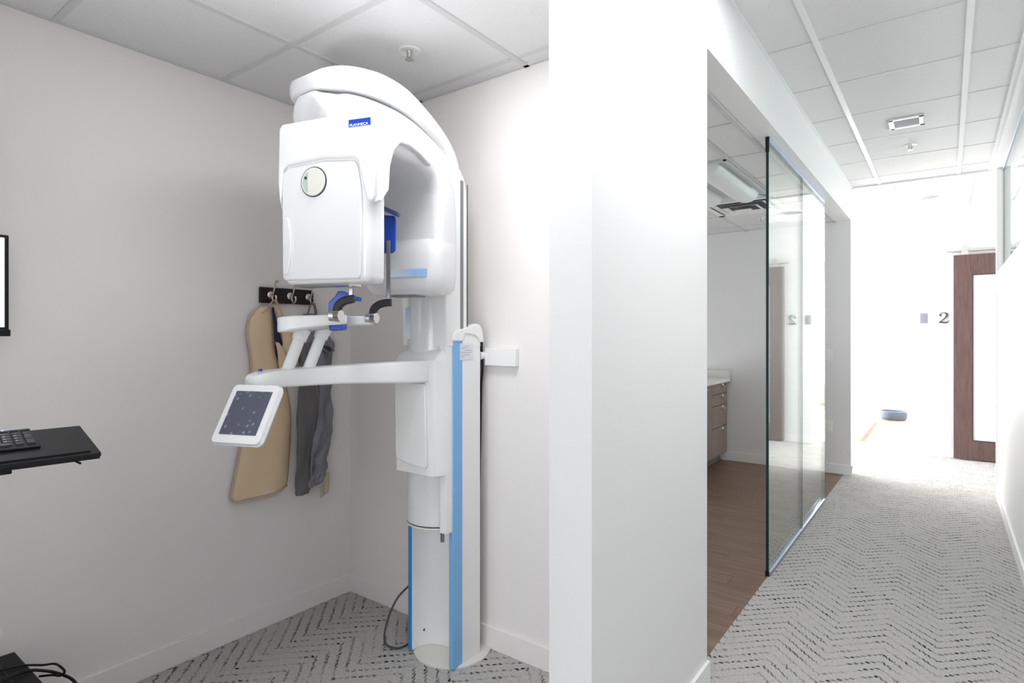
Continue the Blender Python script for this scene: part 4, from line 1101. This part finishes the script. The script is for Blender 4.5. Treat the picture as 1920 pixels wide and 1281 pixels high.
MB().tube([TR(0.10, 0.45, -0.03), TR(-0.2, 0.50, -0.03), Vector((XL + 0.002, TR(-0.3, 0.52, 0).y, 1.10))], 0.022, 14).build('wall_arm', BLACK, t)

kb = thing('keyboard', 'black computer keyboard lying on the black shelf, cut off at the left edge', 'keyboard', TR(0.08, 0.25, 0))
b0 = 0.094
MB().prism([(0.006, b0 + 0.003), (0.160, b0), (0.160, b0 + 0.40), (0.006, b0 + 0.40)], lambda u, v, d: TR(u, v, d), 0.0005, 0.007).build('case', BLACK, kb, bevel=0.002)
PAD = (('', '', '', ''), ('+', '9', '8', '7'), ('', '6', '5', '4'), ('', '3', '2', '1'), ('', '.', '0', ''))
for r_i in range(6):
    for c_i in range(9):
        a_ = 0.018 + r_i * 0.0205 + (0.006 if r_i > 0 else 0); bb = b0 + 0.006 + c_i * 0.0193 + (0.008 if c_i > 3 else 0)
        a2, b2 = a_ + 0.0180, bb + 0.0168
        if r_i == 0: a2 = a_ + 0.013
        if c_i == 0 and r_i in (2, 4): a2 += 0.0205
        if c_i == 0 and r_i in (3, 5): continue
        if r_i == 5 and c_i == 2: b2 += 0.0193
        if r_i == 5 and c_i == 3: continue
        km = MB()
        lo_ = [TR(a_, bb, .006), TR(a2, bb, .006), TR(a2, b2, .006), TR(a_, b2, .006)]
        hi_ = [TR(a_ + .0018, bb + .0018, .0105), TR(a2 - .0018, bb + .0018, .0105), TR(a2 - .0018, b2 - .0018, .0105), TR(a_ + .0018, b2 - .0018, .0105)]
        ko = km.loft([lo_, hi_]).build('key', KEYS, kb, smooth=False)
        if c_i < 4 and 1 < r_i:
            ch = PAD[r_i - 1][c_i]
            if ch: letters(ch, TR(a_ + 0.010, b2 - 0.005, .0106), -uy, -ux, un, 0.007, PAPER, 'legend', kb, None, 0.0001)
MB().lathe(TR(0.008, b0 + 0.052, 0.007), [(0, 0), (0.0022, 0), (0.0022, 0.001), (0, 0.0013)], 10).build('led', LED, kb)

t = thing('wall_monitor', 'lit flat monitor on the left wall, only its right edge in view', 'monitor', (XL + 0.06, 0.28, 1.5))
XM = XL + 0.07
MB().box(XM - 0.022, XM, 0.0, 0.553, 1.352, 1.672).build('housing', BLACK, t, bevel=0.003)
MB().box(XM - 0.001, XM + 0.0012, 0.012, 0.541, 1.372, 1.662).build('screen', LITSCREEN, t, smooth=False)
MB().box(XM - 0.022, XM + 0.006, 0.44, 0.556, 1.342, 1.364).build('corner_bracket', BLACK, t, bevel=0.002)
MB().box(XL, XM - 0.02, 0.2, 0.36, 1.42, 1.58).build('wall_mount', BLACK, t, smooth=False)

# computer box near the floor at the bottom left, with cables
t = thing('computer_case', 'low black computer case by the wall in the bottom left corner', 'computer', (-2.2, 0.55, 0))
bx = [Vector((-2.475, 0.571, 0)), Vector((-1.92, 0.571, 0)), Vector((-1.92, 0.12, 0)), Vector((-2.475, 0.12, 0))]
H0 = 0.30
MB().prism([(v.x, v.y) for v in bx], lambda u, v, d: (u, v, d), 0.0, H0).build('case', BLACK2, t, bevel=0.004)
MB().box(-2.475, -1.92, 0.515, 0.518, H0 - 0.002, H0 + 0.0008).build('lid_seam', SEAM, t, smooth=False)
MB().box(-2.315, -2.311, 0.13, 0.57, H0 - 0.002, H0 + 0.0008).build('lid_seam', SEAM, t, smooth=False)
MB().box(-2.21, -2.17, 0.50, 0.535, H0, H0 + 0.0012).build('sticker', LWHITE, t, smooth=False)['label'] = 'white sticker'
def cable(pts, r, label):
    o = MB().tube(spline(pts, 8), r, 8).build('cable', BLACK)
    tag(o, label, 'cable', 'black cables by the computer case'); return o
cable([(-2.36, 0.50, 0.3055), (-2.33, 0.560, 0.306), (-2.30, 0.600, 0.300), (-2.253, 0.617, 0.312), (-2.214, 0.622, 0.314), (-2.200, 0.629, 0.300), (-2.214, 0.622, 0.286), (-2.25, 0.612, 0.280), (-2.30, 0.592, 0.268)], 0.0035, 'thin black cable making a small upward loop behind the computer case')
cable([(-2.21, 0.30, 0.307), (-2.25, 0.44, 0.307), (-2.285, 0.545, 0.307), (-2.275, 0.60, 0.290), (-2.235, 0.640, 0.270), (-2.195, 0.655, 0.255), (-2.165, 0.66, 0.22), (-2.15, 0.66, 0.10), (-2.15, 0.68, 0.008), (-2.0, 0.72, 0.006)], 0.0045, 'thick black cable dropping from the computer case to the carpet')
t = thing('cable_grommet', 'pale round cable cover low on the left wall above the computer case', 'cover', (XL, 0.50, 0.35))
MB().lathe((XL, 0.505, 0.345), [(0, 0), (0.048, 0), (0.048, 0.004), (0.040, 0.010), (0.0, 0.013)], 28, axis=(1, 0, 0)).build('round_cover', WALLP, t)
